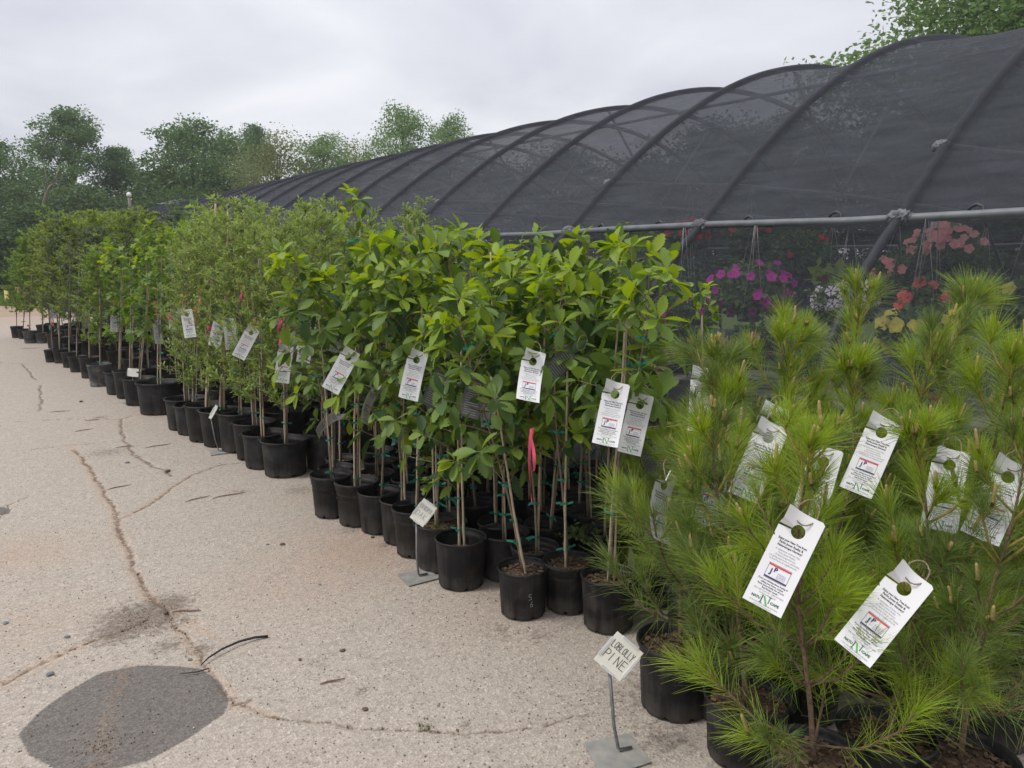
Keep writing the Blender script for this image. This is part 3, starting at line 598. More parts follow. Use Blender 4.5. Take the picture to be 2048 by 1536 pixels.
def grass_verge():
    rs = np.random.RandomState(3); n = 9000; P = np.column_stack([rs.uniform(-14, 5, n), rs.uniform(36.5, 44, n), np.zeros(n) - .02]); h = rs.uniform(.15, .55, n); an = rs.uniform(0, 6.28, n); w = .02
    dx = np.cos(an) * w; dy = np.sin(an) * w; le = rs.normal(size=(n, 2)) * .12
    V = np.stack([P + np.column_stack([dx, dy, 0 * h]), P - np.column_stack([dx, dy, 0 * h]), P + np.column_stack([le, h])], 1).reshape(-1, 3)
    me = mesh_np('grass', V, np.arange(3 * n).reshape(-1, 3), M['grass'] , None, False); tag(obj('grass', me), 'rough green grass verge at the far end of the yard', 'grass', kind='stuff')
M['grass'] = leafmat('grass_blade', [(.12, .19, .05), (.16, .23, .06), (.10, .16, .04), (.20, .24, .09)], .6, .3, .2)
grass_verge()

# ------------------------------------------------------------------ pots
def pot_mesh(kind, rt, rb, h):
    """body (outer wall, inner wall, floor) and rim, separately; black nursery containers"""
    body = MB(); rim = MB(); n = 48; rc = rt * .955
    def notch(r, z, a):                                              # drain holes cut in the foot
        if z < .012 * h / .25:
            k = (a * 8 / (2 * math.pi)) % 1.0
            if .40 < k < .60: return r * .985, z + .022 * h / .25
        if z < .03 * h / .25: return r, max(z, 0.0)
        return r, z
    def ribs(r, z, a):
        if kind in ('ribbed', 'bigribbed') and .1 * h < z < .78 * h: r *= 1 + .006 * (1 if math.sin(a * 24) > .2 else -1)
        return notch(r, z, a)
    if kind == 'smooth': out = [(rb * .97, 0), (rb, .012 * h), (rb * 1.005, .05 * h), (rb + (rc - rb) * .5, .5 * h), (rc, .955 * h)]
    elif kind == 'ribbed': out = [(rb * .97, 0), (rb, .012 * h), (rb * 1.005, .09 * h), (rb + (rc - rb) * .65, .78 * h), (rc * .985, .79 * h), (rc * .99, .86 * h), (rc * 1.01, .87 * h), (rc, .955 * h)]
    elif kind == 'banded': out = [(rb * .97, 0), (rb, .012 * h), (rb * 1.01, .2 * h), (rb * 1.025, .21 * h), (rb + (rc - rb) * .45, .42 * h), (rb + (rc - rb) * .52, .43 * h), (rb + (rc - rb) * .7, .64 * h), (rb + (rc - rb) * .76, .65 * h), (rc * .985, .86 * h), (rc * 1.005, .87 * h), (rc, .955 * h)]
    else: out = [(rb * .97, 0), (rb, .012 * h), (rb * 1.01, .06 * h), (rb + (rc - rb) * .72, .80 * h), (rc * .965, .81 * h), (rc * .985, .90 * h), (rc, .955 * h)]
    body.lathe(out, n, 0, ribs)
    inn = [(rc * .975, .97 * h), (rc * .965, .80 * h), (rb + (rc - rb) * .5 - .006, .5 * h), (rb * .95, .06 * h), (0.001, .055 * h)]
    body.lathe([(rc * .985, .955 * h)] + inn, n)
    body.lathe([(rb * .97, .012 * h), (0.001, .015 * h)], n)
    if kind == 'smooth': rp = [(rc, .945 * h), (rt * .99, .955 * h), (rt, .975 * h), (rt * .985, h), (rt * .955, 1.0 * h), (rt * .93, .985 * h), (rc * .972, .95 * h)]
    elif kind == 'ribbed': rp = [(rc, .93 * h), (rt * .985, .935 * h), (rt, .945 * h), (rt * .995, h), (rt * .972, 1.004 * h), (rt * .955, .97 * h), (rc * .972, .94 * h)]
    else: rp = [(rc, .945 * h), (rt * 1.0, .95 * h), (rt * 1.012, .965 * h), (rt * 1.0, 1.0 * h), (rt * .965, 1.0 * h), (rc * .972, .95 * h)]
    rim.lathe(rp, n)
    if kind in ('bigribbed', 'banded'):                               # moulded lifting tabs
        for k in range(4):
            a = k * math.pi / 2 + .6; c = Vector((math.cos(a), math.sin(a), 0)); t = Vector((-math.sin(a), math.cos(a), 0)); vs = []
            for i in range(9):
                s = (i - 4) / 4; ex = .022 * max(0, 1 - s * s) ** .5
                for dr, dz in ((-.004, .004), (ex, .004), (ex, -.007), (-.004, -.007)):
                    ang = a + s * .20; rr = rt * 1.0 + dr; vs.append((rr * math.cos(ang), rr * math.sin(ang), .985 * h + dz))
            fs = [(i * 4 + j, (i + 1) * 4 + j, (i + 1) * 4 + (j + 1) % 4, i * 4 + (j + 1) % 4) for i in range(8) for j in range(4)]
            rim.add(vs, fs, 0, False)
    return body, rim
POT = {'smooth': (.132, .112, .245), 'ribbed': (.132, .108, .250), 'plain': (.150, .126, .27), 'bigribbed': (.215, .185, .33), 'banded': (.19, .160, .335)}
POTM = {}
for k, (rt, rb, h) in POT.items():
    b, r = pot_mesh(k, rt, rb, h)
    for mk in ('pot', 'potgrey'): POTM[k, mk] = (b.mesh(k + '_pot', M[mk]), r.mesh(k + '_rim', M[mk]))
def soil_mesh(r, seed):
    rng = random.Random(seed); mb = MB(); n = 26; rings = 6; vs = [(0, 0, .005)]; fs = []
    for i in range(1, rings + 1):
        for j in range(n):
            a = 2 * math.pi * j / n; rr = r * i / rings; vs.append((rr * math.cos(a), rr * math.sin(a), rng.uniform(-.006, .007) + .008 * (1 - i / rings)))
    for j in range(n): fs.append((0, 1 + j, 1 + (j + 1) % n))
    for i in range(rings - 1):
        for j in range(n): fs.append((1 + i * n + j, 1 + (i + 1) * n + j, 1 + (i + 1) * n + (j + 1) % n, 1 + i * n + (j + 1) % n))
    mb.add(vs, fs, 0)
    for k in range(130):
        a = rng.uniform(0, 6.28); rr = r * math.sqrt(rng.random()) * .95; c = Vector((rr * math.cos(a), rr * math.sin(a), .010))
        R = Matrix.Rotation(rng.uniform(0, 6.28), 3, 'Z') @ Matrix.Rotation(rng.uniform(-.6, .6), 3, 'X'); l = rng.uniform(.008, .028)
        mb.box(c, (l, l * rng.uniform(.3, .6), .004), 1, R)
    return mb.mesh('soil', [M['soil'], M['chip']])
SOIL = {k: [soil_mesh(v[0] * .93, 3 + i) for i in range(2)] for k, v in POT.items()}

# ------------------------------------------------------------------ leaves
def leaf_np(stations, curve=.18, fold=.18, L=1.0):
    """stations: (t, half width); returns V, quads with a midrib fold and a drooping curve; length along +Y, face +Z"""
    V = []
    for t, w in stations:
        y = t * L; z = -curve * t * t * L
        V += [(-w, y, z + fold * w), (0, y, z), (w, y, z + fold * w)]
    Fq = []
    for i in range(len(stations) - 1):
        a = i * 3; Fq += [(a, a + 1, a + 4, a + 3), (a + 1, a + 2, a + 5, a + 4)]
    return np.array(V, float), np.array(Fq)
def toothed(W, n=13, depth=.16, peak=.58):
    st = [(0, .012), (.10, .02)]
    for i in range(n):
        t = .14 + .86 * i / (n - 1); x = (t - .10) / .90; w = W * (math.sin(math.pi * x ** (math.log(.5) / math.log(peak))) ** .75 if 0 < x < 1 else 0)
        w *= (1 + depth) if i % 2 else (1 - depth * .6); st.append((t + (.03 if i % 2 else 0) * (t < .95), max(w, .003)))
    return st
OAKL = [leaf_np(toothed(.205, 17, .17, .54), .25, .28), leaf_np(toothed(.235, 17, .16, .57), .05, .4), leaf_np(toothed(.185, 15, .20, .52), .45, .2), leaf_np(toothed(.22, 15, .15, .55), -.10, .32)]
LOBE = [(0, .012), (.16, .015), (.22, .10), (.30, .30), (.36, .34), (.42, .16), (.52, .14), (.60, .40), (.68, .42), (.74, .17), (.84, .15), (.90, .20), (1, .01)]
LOBL = [leaf_np(LOBE, .25, .2), leaf_np([(t, w * .9) for t, w in LOBE], -.05, .3), leaf_np([(t, w * 1.1) for t, w in LOBE], .45, .15)]
SMALL = leaf_np([(0, .01), (.2, .09), (.5, .17), (.8, .12), (1, .005)], .15, .25)
FINE = leaf_np([(0, .02), (.45, .24), (1, .01)], .15, .2)
def leaf_objs_meshes(prefix, Ls, mats):
    return {(i, m): mesh_np(prefix, V, Fq, M[m]) for i, (V, Fq) in enumerate(Ls) for m in mats}
OAKM = leaf_objs_meshes('oak_leaf', OAKL, ('oak', 'oaknew', 'oakdark'))
LOBM = leaf_objs_meshes('lobed_leaf', LOBL, ('lobed', 'oak', 'oaknew', 'oakdark'))

def frame(d, up, roll=0.0):
    y = Vector(d).normalized(); z = Vector(up) - y * Vector(up).dot(y)
    if z.length < 1e-4: z = Vector((1, 0, 0)) - y * y.x
    z.normalize(); x = y.cross(z)
    m = Matrix((x, y, z)).transposed()
    return m @ Matrix.Rotation(roll, 3, 'Y')
def mat4(R, s, p):
    m = (R * s).to_4x4(); m.translation = p; return m
def wander(rng, H, amp, n=10, z0=0.0):
    a, b, c, d = [rng.uniform(0, 6) for _ in range(4)]
    return [Vector((amp * (math.sin(a + i / n * 4) - math.sin(a)) * i / n * 1.6, amp * (math.sin(b + i / n * 5) - math.sin(b)) * i / n * 1.6, z0 + (H - z0) * i / n)) for i in range(n + 1)]
def at_path(P, t):
    f = max(0, min(.9999, t)) * (len(P) - 1); i = int(f); return P[i].lerp(P[i + 1], f - i)

class Tpl: pass
def oak_tpl(seed, H=1.5, start=.40, ntwig=16, leafL=(.095, .155), spread=.26, lobed=False, dark=False, per=(4, 8), topbunch=True):
    rng = random.Random(seed); T = Tpl(); T.H = H; P = wander(rng, H, .035); T.path = P
    st = MB(); st.tube(P, [.0085 * (1 - i / 10 * .75) for i in range(11)], 7); T.stem = st.mesh('trunk', M['stem'])
    tw = MB(); T.leaves = []; nL = len(LOBL) if lobed else len(OAKL)
    def whorl(c, axis, n, new, size=1.0):
        axis = axis.normalized(); ref = frame(axis, Vector((0, 0, 1)) if abs(axis.z) < .9 else Vector((1, 0, 0)))
        a0 = rng.uniform(0, 6.28)
        for i in range(n):
            an = a0 + i * 2.4 + rng.uniform(-.3, .3); el = rng.uniform(.1, .75)
            rad = (ref @ Vector((math.cos(an), 0, math.sin(an))))
            d = (rad * math.cos(el) + axis * math.sin(el)); d.z -= rng.uniform(.1, .5) if not new else rng.uniform(-.1, .25)
            up = Vector((rng.uniform(-.3, .3), rng.uniform(-.3, .3), 1)) + axis * .3
            L = rng.uniform(*leafL) * size * (1.0 if not new else .85)
            mt = ('lobed' if lobed else 'oak') if not dark else 'oakdark'
            if new and rng.random() < .75: mt = 'oaknew' if not dark else 'oak'
            elif rng.random() < .15: mt = 'oakdark'
            T.leaves.append((rng.randrange(nL), mt, mat4(frame(d, up, rng.uniform(-.5, .5)), L, c - axis * .012 * i / max(1, n) * rng.random() * 3)))
    for k in range(ntwig):
        t = start + (1 - start) * ((k + rng.random()) / ntwig); p = at_path(P, t); an = k * 2.4 + rng.uniform(-.6, .6)
        l = spread * rng.uniform(.45, 1.1) * (1.15 - .55 * (t - start) / (1 - start)); el = rng.uniform(.25, .9)
        d = Vector((math.cos(an) * math.cos(el), math.sin(an) * math.cos(el), math.sin(el)))
        e = p + d * l + Vector((0, 0, -.05 * l)); mid = p.lerp(e, .5) + Vector((0, 0, .04 * l))
        tw.tube([p, mid, e], [.0035, .0027, .0015], 5)
        new = t > .8 and rng.random() < .75 or rng.random() < .15
        whorl(e, (e - mid), rng.randint(*per), new)
        for q in range(rng.randint(1, 3)):
            f = rng.uniform(.3, .85); c = p.lerp(mid, f * 2) if f < .5 else mid.lerp(e, f * 2 - 1); whorl(c, d, 1, False, .9)
    if topbunch: whorl(P[-1], Vector((0, 0, 1)), rng.randint(6, 9), True, .9)
    T.twig = tw.mesh('twigs', M['stem']); T.lobed = lobed
    return T
def small_tpl(seed, H=2.2, start=.17, nbr=52, sub=6, nleaf=9, L=(.034, .062), spread=.36, lf=SMALL, m='live', wood='stem', upr=.9):
    """dense twiggy sapling with small leaves, all in one foliage mesh"""
    rng = random.Random(seed); T = Tpl(); T.H = H; P = wander(rng, H, .05); T.path = P
    st = MB(); st.tube(P, [.011 * (1 - i / 10 * .8) for i in range(11)], 7); T.stem = st.mesh('trunk', M[wood]); tw = MB(); mats = []
    for k in range(nbr):
        t = start + (1 - start) * ((k + rng.random()) / nbr); p = at_path(P, t); an = k * 2.4 + rng.uniform(-.7, .7); prof_ = math.sin(math.pi * min(1, .15 + .8 * (t - start) / (1 - start))) ** .7
        l = spread * prof_ * rng.uniform(.5, 1.25) + .05; el = rng.uniform(.3, upr)
        d = Vector((math.cos(an) * math.cos(el), math.sin(an) * math.cos(el), math.sin(el))); e = p + d * l
        tw.tube([p, p.lerp(e, .5) + Vector((0, 0, -.02 * l)), e], [.0034, .0024, .0012], 4)
        for q in range(sub):
            f = rng.uniform(.15, 1); c = p.lerp(e, f); d2 = (d + Vector((rng.uniform(-1, 1), rng.uniform(-1, 1), rng.uniform(-.5, 1)))).normalized(); l2 = rng.uniform(.05, .13); e2 = c + d2 * l2
            tw.tube([c, e2], [.0016, .0009], 3, cap=False)
            for i in range(nleaf):
                c2 = c.lerp(e2, (i + .6) / nleaf); dd = (d2 * .6 + Vector((rng.uniform(-1, 1), rng.uniform(-1, 1), rng.uniform(-.4, .9)))).normalized()
                mats.append(mat4(frame(dd, Vector((rng.uniform(-.6, .6), rng.uniform(-.6, .6), 1)), rng.uniform(-.6, .6)), rng.uniform(*L), c2))
    T.twig = tw.mesh('twigs', M[wood]); V, Fq = lf; T.fol = join_np('foliage', V, Fq, mats, M[m]); T.leaves = None
    return T
TPL = {'oak': [oak_tpl(1, 1.5, .30, 22), oak_tpl(2, 1.5, .36, 20, spread=.24), oak_tpl(3, 1.5, .24, 24, spread=.28), oak_tpl(4, 1.5, .42, 19), oak_tpl(5, 1.5, .22, 21, spread=.30), oak_tpl(10, 1.5, .18, 24, spread=.27)],
       'oakthin': [oak_tpl(6, 1.9, .62, 13, (.06, .10), .15)], 'oakdark': [oak_tpl(7, 1.2, .25, 18, (.08, .12), .24, True, True)],
       'lobed': [oak_tpl(8, 1.9, .30, 20, (.09, .15), .32, True), oak_tpl(9, 1.9, .34, 18, (.09, .14), .30, True)],
       'live': [small_tpl(21), small_tpl(22, 2.2, .14, 56), small_tpl(23, 2.3, .2, 48, upr=1.1), small_tpl(24, 2.1, .12, 60, spread=.42)],
       'elm': [small_tpl(31, 2.8, .28, 64, 6, 9, (.045, .075), .62, FINE, 'elm', 'darkstem'), small_tpl(32, 2.6, .25, 60, 6, 9, (.045, .075), .55, FINE, 'elm', 'darkstem')],
       'grey': [small_tpl(33, 2.5, .25, 56, 6, 8, (.045, .07), .5, FINE, 'grey_leaf', 'darkstem')], 'limey': [small_tpl(34, 2.2, .2, 50, 6, 8, (.05, .08), .42, FINE, 'lobed', 'stem')]}
def joined_leaves(T):
    if getattr(T, 'fol', None) is None:
        Ls = LOBL if T.lobed else OAKL; kinds = ('lobed' if T.lobed else 'oak', 'oaknew', 'oakdark', 'oak'); kk = list(dict.fromkeys(kinds))
        V = []; Fq = []; mi = []; b = 0
        for i, mname, m in T.leaves:
            v, f = Ls[i]; A = np.array([list(r) for r in m]); V.append(v @ A[:3, :3].T + A[:3, 3]); Fq.append(f + b); mi += [kk.index(mname)] * len(f); b += len(v)
        T.fol = mesh_np('foliage', np.concatenate(V), np.concatenate(Fq), [M[k] for k in kk], mi)
    return T.fol
# stakes, ties
def stake_mesh(L, seed, m):
    rng = random.Random(seed); mb = MB(); pts = []; rad = []
    for i in range(25): pts.append((rng.uniform(-.001, .001) + .006 * math.sin(i * .25 + seed), rng.uniform(-.001, .001), L * i / 24)); rad.append(.0068 * (1 - .25 * i / 24) * (1.18 if i % 4 == 3 else 1))
    mb.tube(pts, rad, 7); return mb.mesh('stake', M[m])
STAKE = {m: stake_mesh(1.0, 3, m) for m in ('bamboo', 'wstake')}
def tie_mesh(seed):
    rng = random.Random(seed); mb = MB(); n = 12; vs = []
    for i in range(n):
        a = 2 * math.pi * i / n; r = .017 + .003 * rng.random(); tilt = .005 * math.sin(a + seed)
        vs += [(r * math.cos(a), r * math.sin(a), -.006 + tilt), (r * 1.1 * math.cos(a), r * 1.1 * math.sin(a), .006 + tilt)]
    mb.add(vs, [(2 * i, 2 * ((i + 1) % n), 2 * ((i + 1) % n) + 1, 2 * i + 1) for i in range(n)])
    for sgn in (-1, 1):
        a = rng.uniform(0, 6.28); d = Vector((math.cos(a), math.sin(a), rng.uniform(-.5, .5))); p = Vector((.018 * math.cos(a), .018 * math.sin(a), 0)); l = rng.uniform(.018, .042)
        mb.add([p + Vector((0, 0, .006)), p - Vector((0, 0, .006)), p + d * l - Vector((0, 0, .008)), p + d * l + Vector((0, 0, .003))], [(0, 1, 2, 3)], 0, False)
    return mb.mesh('tie', M['tie'])
TIE = [tie_mesh(i) for i in range(5)]
def loose_tail():
    mb = MB(); vs = []
    for i in range(7): t = i / 6; vs += [(.02 + .09 * t, -.009, .05 * t - .09 * t * t), (.02 + .09 * t, .009 + .004 * t, .05 * t - .085 * t * t)]
    mb.add(vs, [(2 * i, 2 * i + 1, 2 * i + 3, 2 * i + 2) for i in range(6)]); return mb
TAIL = loose_tail().mesh('tape_tail', M['tie']); LTAIL = loose_tail().mesh('lime_tape_tail', M['limetag'])

PLACED = []
def potted(sp, pos, pot='smooth', potd=None, top=None, height=1.6, label='', cat='potted tree', group=None, tpl=None, leaves_single=False, rz=None, seed=0, potm='pot', stake='bamboo', nties=6, nstake=1, soil_f=.80, lime=False, name='potted_tree'):
    rng = random.Random(seed * 77 + 5); pos = Vector((pos[0], pos[1], 0)); root = empty(name, (pos.x, pos.y, .004)); tag(root, label, cat, group)
    rt, rb, h = POT[pot]; s = (potd / 2 / rt) if potd else 1.0; PLACED.append((pos.x, pos.y, rt * s))
    Mp = Matrix.Rotation(rng.uniform(0, 6.28), 4, 'Z') @ Matrix.Diagonal((s * rng.uniform(.97, 1.03), s * rng.uniform(.97, 1.03), s * rng.uniform(.96, 1.04), 1))
    bm_, rm = POTM[pot, potm]; p = obj('pot', bm_, root, Mp); obj('rim', rm, p)
    zs = h * s * soil_f; so = obj('soil', SOIL[pot][rng.randrange(2)], root, Matrix.Translation((0, 0, zs)) @ Matrix.Rotation(rng.uniform(0, 6.28), 4, 'Z') @ Matrix.Diagonal((s * (.92 + .06 * soil_f), s * (.92 + .06 * soil_f), 1, 1)))
    T = TPL[sp][tpl % len(TPL[sp]) if tpl is not None else rng.randrange(len(TPL[sp]))]
    base = Vector((rng.uniform(-.02, .02), rng.uniform(-.02, .02), zs - .01))
    tgt = (Vector(top) - Vector((pos.x, pos.y, .004))) if top is not None else Vector((rng.uniform(-.06, .06), rng.uniform(-.06, .06), height))
    v = tgt - base; sz = v.length / T.H; q = Vector((0, 0, 1)).rotation_difference(v.normalized()); az = rng.uniform(0, 6.28) if rz is None else rz
    sxy = min(1.15, max(.8, sz))
    Mv = Matrix.Translation(base) @ q.to_matrix().to_4x4() @ Matrix.Rotation(az, 4, 'Z') @ Matrix.Diagonal((sxy, sxy, sz, 1))
    obj('trunk', T.stem, root, Mv); obj('branches', T.twig, root, Mv, kind='stuff')
    if leaves_single and T.leaves:
        LM = LOBM if T.lobed else OAKM; corr = Matrix.Diagonal((1, 1, 1, 1))
        for i, mname, m in T.leaves:
            w = Mv @ m; R = w.to_3x3(); sc_ = m.to_scale().x * sxy
            R.col[0].normalize(); R.col[1].normalize(); R.col[2].normalize()
            obj('leaf', LM[i, mname], root, mat4(R, sc_, w.translation))
    else:
        obj('foliage', T.fol if T.leaves is None else joined_leaves(T), root, Mv, kind='stuff')
    for k in range(nstake):
        sl = v.length * rng.uniform(.72, 1.02) if k == 0 else v.length * rng.uniform(.5, .95); off = Vector((rng.uniform(-.022, .022), rng.uniform(-.022, .022), 0)) if k == 0 else Vector((rng.uniform(-.035, .035), rng.uniform(-.035, .035), 0))
        Ms = Matrix.Translation(base + off - Vector((0, 0, .02))) @ (Quaternion((1, 0, 0), rng.uniform(-.02, .02)) @ q).to_matrix().to_4x4() @ Matrix.Diagonal((1, 1, sl, 1)); obj('stake', STAKE[stake], root, Ms)
    for k in range(nties):
        f = .06 + .86 * (k + rng.random() * .6) / nties; w = Mv @ at_path(T.path, f)
        obj('tie', TIE[rng.randrange(5)], root, Matrix.Translation(w) @ q.to_matrix().to_4x4() @ Matrix.Rotation(rng.uniform(0, 6.28), 4, 'Z'))
        if rng.random() < (.16 if not lime else .3): obj('tape_tail', LTAIL if lime else TAIL, root, Matrix.Translation(w) @ Matrix.Rotation(rng.uniform(0, 6.28), 4, 'Z') @ Matrix.Rotation(rng.uniform(-.2, .5), 4, 'Y'))
    return root
def from_px(x, yb, wpx, pot):
    """pot whose foot touches the ground at this pixel row and whose rim is wpx wide"""
    c = G(x, yb); rt, rb, h = POT[pot]; dia = wpx * depth_of(c) / F; d = Vector((c.x, c.y, 0)).normalized(); r = dia / 2 * rb / rt
    p = c + d * r; return p, wpx * depth_of(p) / F * 1.0
def pine_top(p, x, y):
    d = depth_of(Vector((p.x, p.y, 1.2))); return D(x, y, d) - Vector((0, 0, .07))
def top_at(p, x, y):
    """point above p's distance seen at this pixel"""
    d = depth_of(Vector((p.x, p.y, 1.2))); return D(x, y, d)

# --- front row of the oak block (pot foot pixel, rim width, treetop pixel)
OAKS = [
 # x, yb, wpx, pot, top, tpl, label
 (1046, 1243, 104, 'smooth', (948, 585), 0, 'leaning oak sapling in the smooth black pot scratched with the numbers 5 6'),
 (1216, 1271, 114, 'smooth', (1255, 545), 3, 'oak sapling in smooth black pot standing next to the pine sign'),
 (1136, 1232, 106, 'ribbed', (1130, 560), 1, 'oak sapling in ribbed pot squeezed between the two front smooth pots'),
 (923, 1184, 104, 'smooth', (908, 600), 2, 'oak sapling in smooth grey-black pot just past the oak sign'),
 (1008, 1166, 100, 'plain', (1000, 520), 4, 'oak sapling in plain pot tucked behind the pot scratched 5 6'),
 (882, 1148, 106, 'plain', (862, 640), 1, 'oak sapling with weeds on its soil right behind the oak sign'),
 (835, 1118, 98, 'ribbed', (842, 560), 2, 'oak sapling in ribbed pot hidden partly by the oak sign'),
 (808, 1093, 92, 'smooth', (800, 500), 0, 'oak sapling in smooth pot, second past the oak sign'),
 (762, 1071, 88, 'smooth', (775, 490), 4, 'oak sapling in smooth pot, third past the oak sign'),
 (716, 1056, 88, 'ribbed', (712, 388), -1, 'tall thin oak whip with a tuft of leaves high above its neighbours'),
 (666, 1039, 86, 'ribbed', (622, 515), 3, 'bright green oak sapling in ribbed pot at the end of the oak block'),
]
OAKP = []
for i, (x, yb, wp, pot, tp, t, lab) in enumerate(OAKS):
    p, dia = from_px(x, yb, wp, pot); OAKP.append(p)
    potted('oak' if t >= 0 else 'oakthin', p, pot, dia, top_at(p, *tp), label=lab, tpl=max(t, 0), leaves_single=True, seed=100 + i, nties=7, nstake=1 + (i % 2), stake='bamboo', soil_f=.80 if i in (0, 1, 2, 5) else .62, rz=i * 1.1)
OAKD = ['the pot scratched 5 6', 'the smooth pot next to the pine sign', 'the ribbed pot between two smooth front pots', 'the smooth pot just past the oak sign', 'the plain pot behind the scratched pot', 'the weedy pot behind the oak sign', 'the ribbed pot hidden by the oak sign', 'the second smooth pot past the oak sign', 'the third smooth pot past the oak sign', 'the tall thin oak whip', 'the last oak pot of the front row']
BIGD = ['the large corner pot', 'the set-back pot beside the corner pot', 'the pot next to the corner pot', 'the banded pot with the pink ribbon', 'the plain pot just past the tilted sign', 'the rod of the tilted sign', 'the tallest pale cane', 'the front pot with lime tape', 'the ribbed pot next to the widest pot', 'the widest front pot', 'the flat-topped sign', 'the banded pot beyond the flat-topped sign', 'the ribbed pot before the dusty grey pot', 'the dusty grey pot', 'the first pot beyond the dusty grey pot', 'the second pot beyond the dusty grey pot', 'the third pot beyond the dusty grey pot', 'the fourth pot beyond the dusty grey pot', 'the last front pot before the gap', 'the worn grey pots at the far end', 'the worn grey pots at the far end', 'the black pot at the very end', 'the worn grey pots at the far end']
LINES = {}
def in_line(kind, w, u, fronts, descs):
    i = min(range(len(fronts)), key=lambda k: abs(fronts[k].y - u)); key = (kind, descs[i]); LINES[key] = LINES.get(key, 0) + 1; n = LINES[key]
    return '%s %s in line behind %s' % (('first', 'second', 'third', 'fourth', 'fifth', 'sixth', 'seventh', 'eighth', 'ninth', 'tenth', 'eleventh', 'twelfth', 'thirteenth', 'fourteenth')[min(n, 14) - 1], kind, descs[i])
def free(x, y, gap):
    return all((x - a) ** 2 + (y - b) ** 2 > (gap + r) ** 2 for a, b, r in PLACED)
# a darker, crinkle-leaved oak among them and a few standing deeper whose tops show
for i, (x, z, pot, tp, sp, t, lab) in enumerate([
    ((888, 1025), .25, 'smooth', (885, 770), 'oakdark', 0, 'low oak with dark crinkled lobed leaves behind the weedy pot'),
    ((1070, 1092), .25, 'ribbed', (1085, 570), 'oak', 1, 'oak sapling with a long pink ribbon on its stem in a ribbed pot'),
    ((1000, 1040), .25, 'plain', (985, 492), 'oak', 3, 'oak sapling with a dense dark top behind the leaning stake'),
    ((1092, 1046), .25, 'ribbed', (1150, 520), 'oak', 0, 'oak sapling in ribbed pot behind the one with the long pink ribbon'),
    ((955, 1000), .25, 'smooth', (905, 462), 'oak', 4, 'oak sapling with a narrow leader climbing its cane beside the bare cane tips')]):
    p = G(*x, z); potted(sp, p, pot, .262, top_at(p, *tp), label=lab, tpl=t, leaves_single=True, seed=150 + i, nties=6, soil_f=.66, rz=i * 1.7)
# rows behind
rng = random.Random(12); cells = []; u = 2.45; row = 0
while u < 5.45:
    w = 2.35 + (.15 if row % 2 else 0)
    while w < 3.95: cells.append((w + rng.uniform(-.03, .03), u + rng.uniform(-.03, .03))); w += .305
    u += .272; row += 1
n_in = 0
cells.sort()
for i, (w, u) in enumerate(cells):
    if not free(w, u, .128) or (u < 2.75 and w < 2.9): continue
    d = depth_of((w, u, 1)); ht = (YH - rng.uniform(485, 610)) / F * d + CAMH; deep = w > 3.0; cp = Vector((w, u, 1)) - CAMP; px = CX + F * (cp.x * CP - cp.y * SP) / d
    if px > 1275: continue
    potted('oak', (w, u), rng.choice(['smooth', 'ribbed', 'ribbed', 'plain']), .262, None, ht, label=in_line('oak sapling', w, u, OAKP, OAKD), group='oaks in the middle rows' if not deep else 'oaks in the back rows',
           leaves_single=not deep, seed=200 + i, nties=5, soil_f=rng.uniform(.6, .8)); n_in += 1

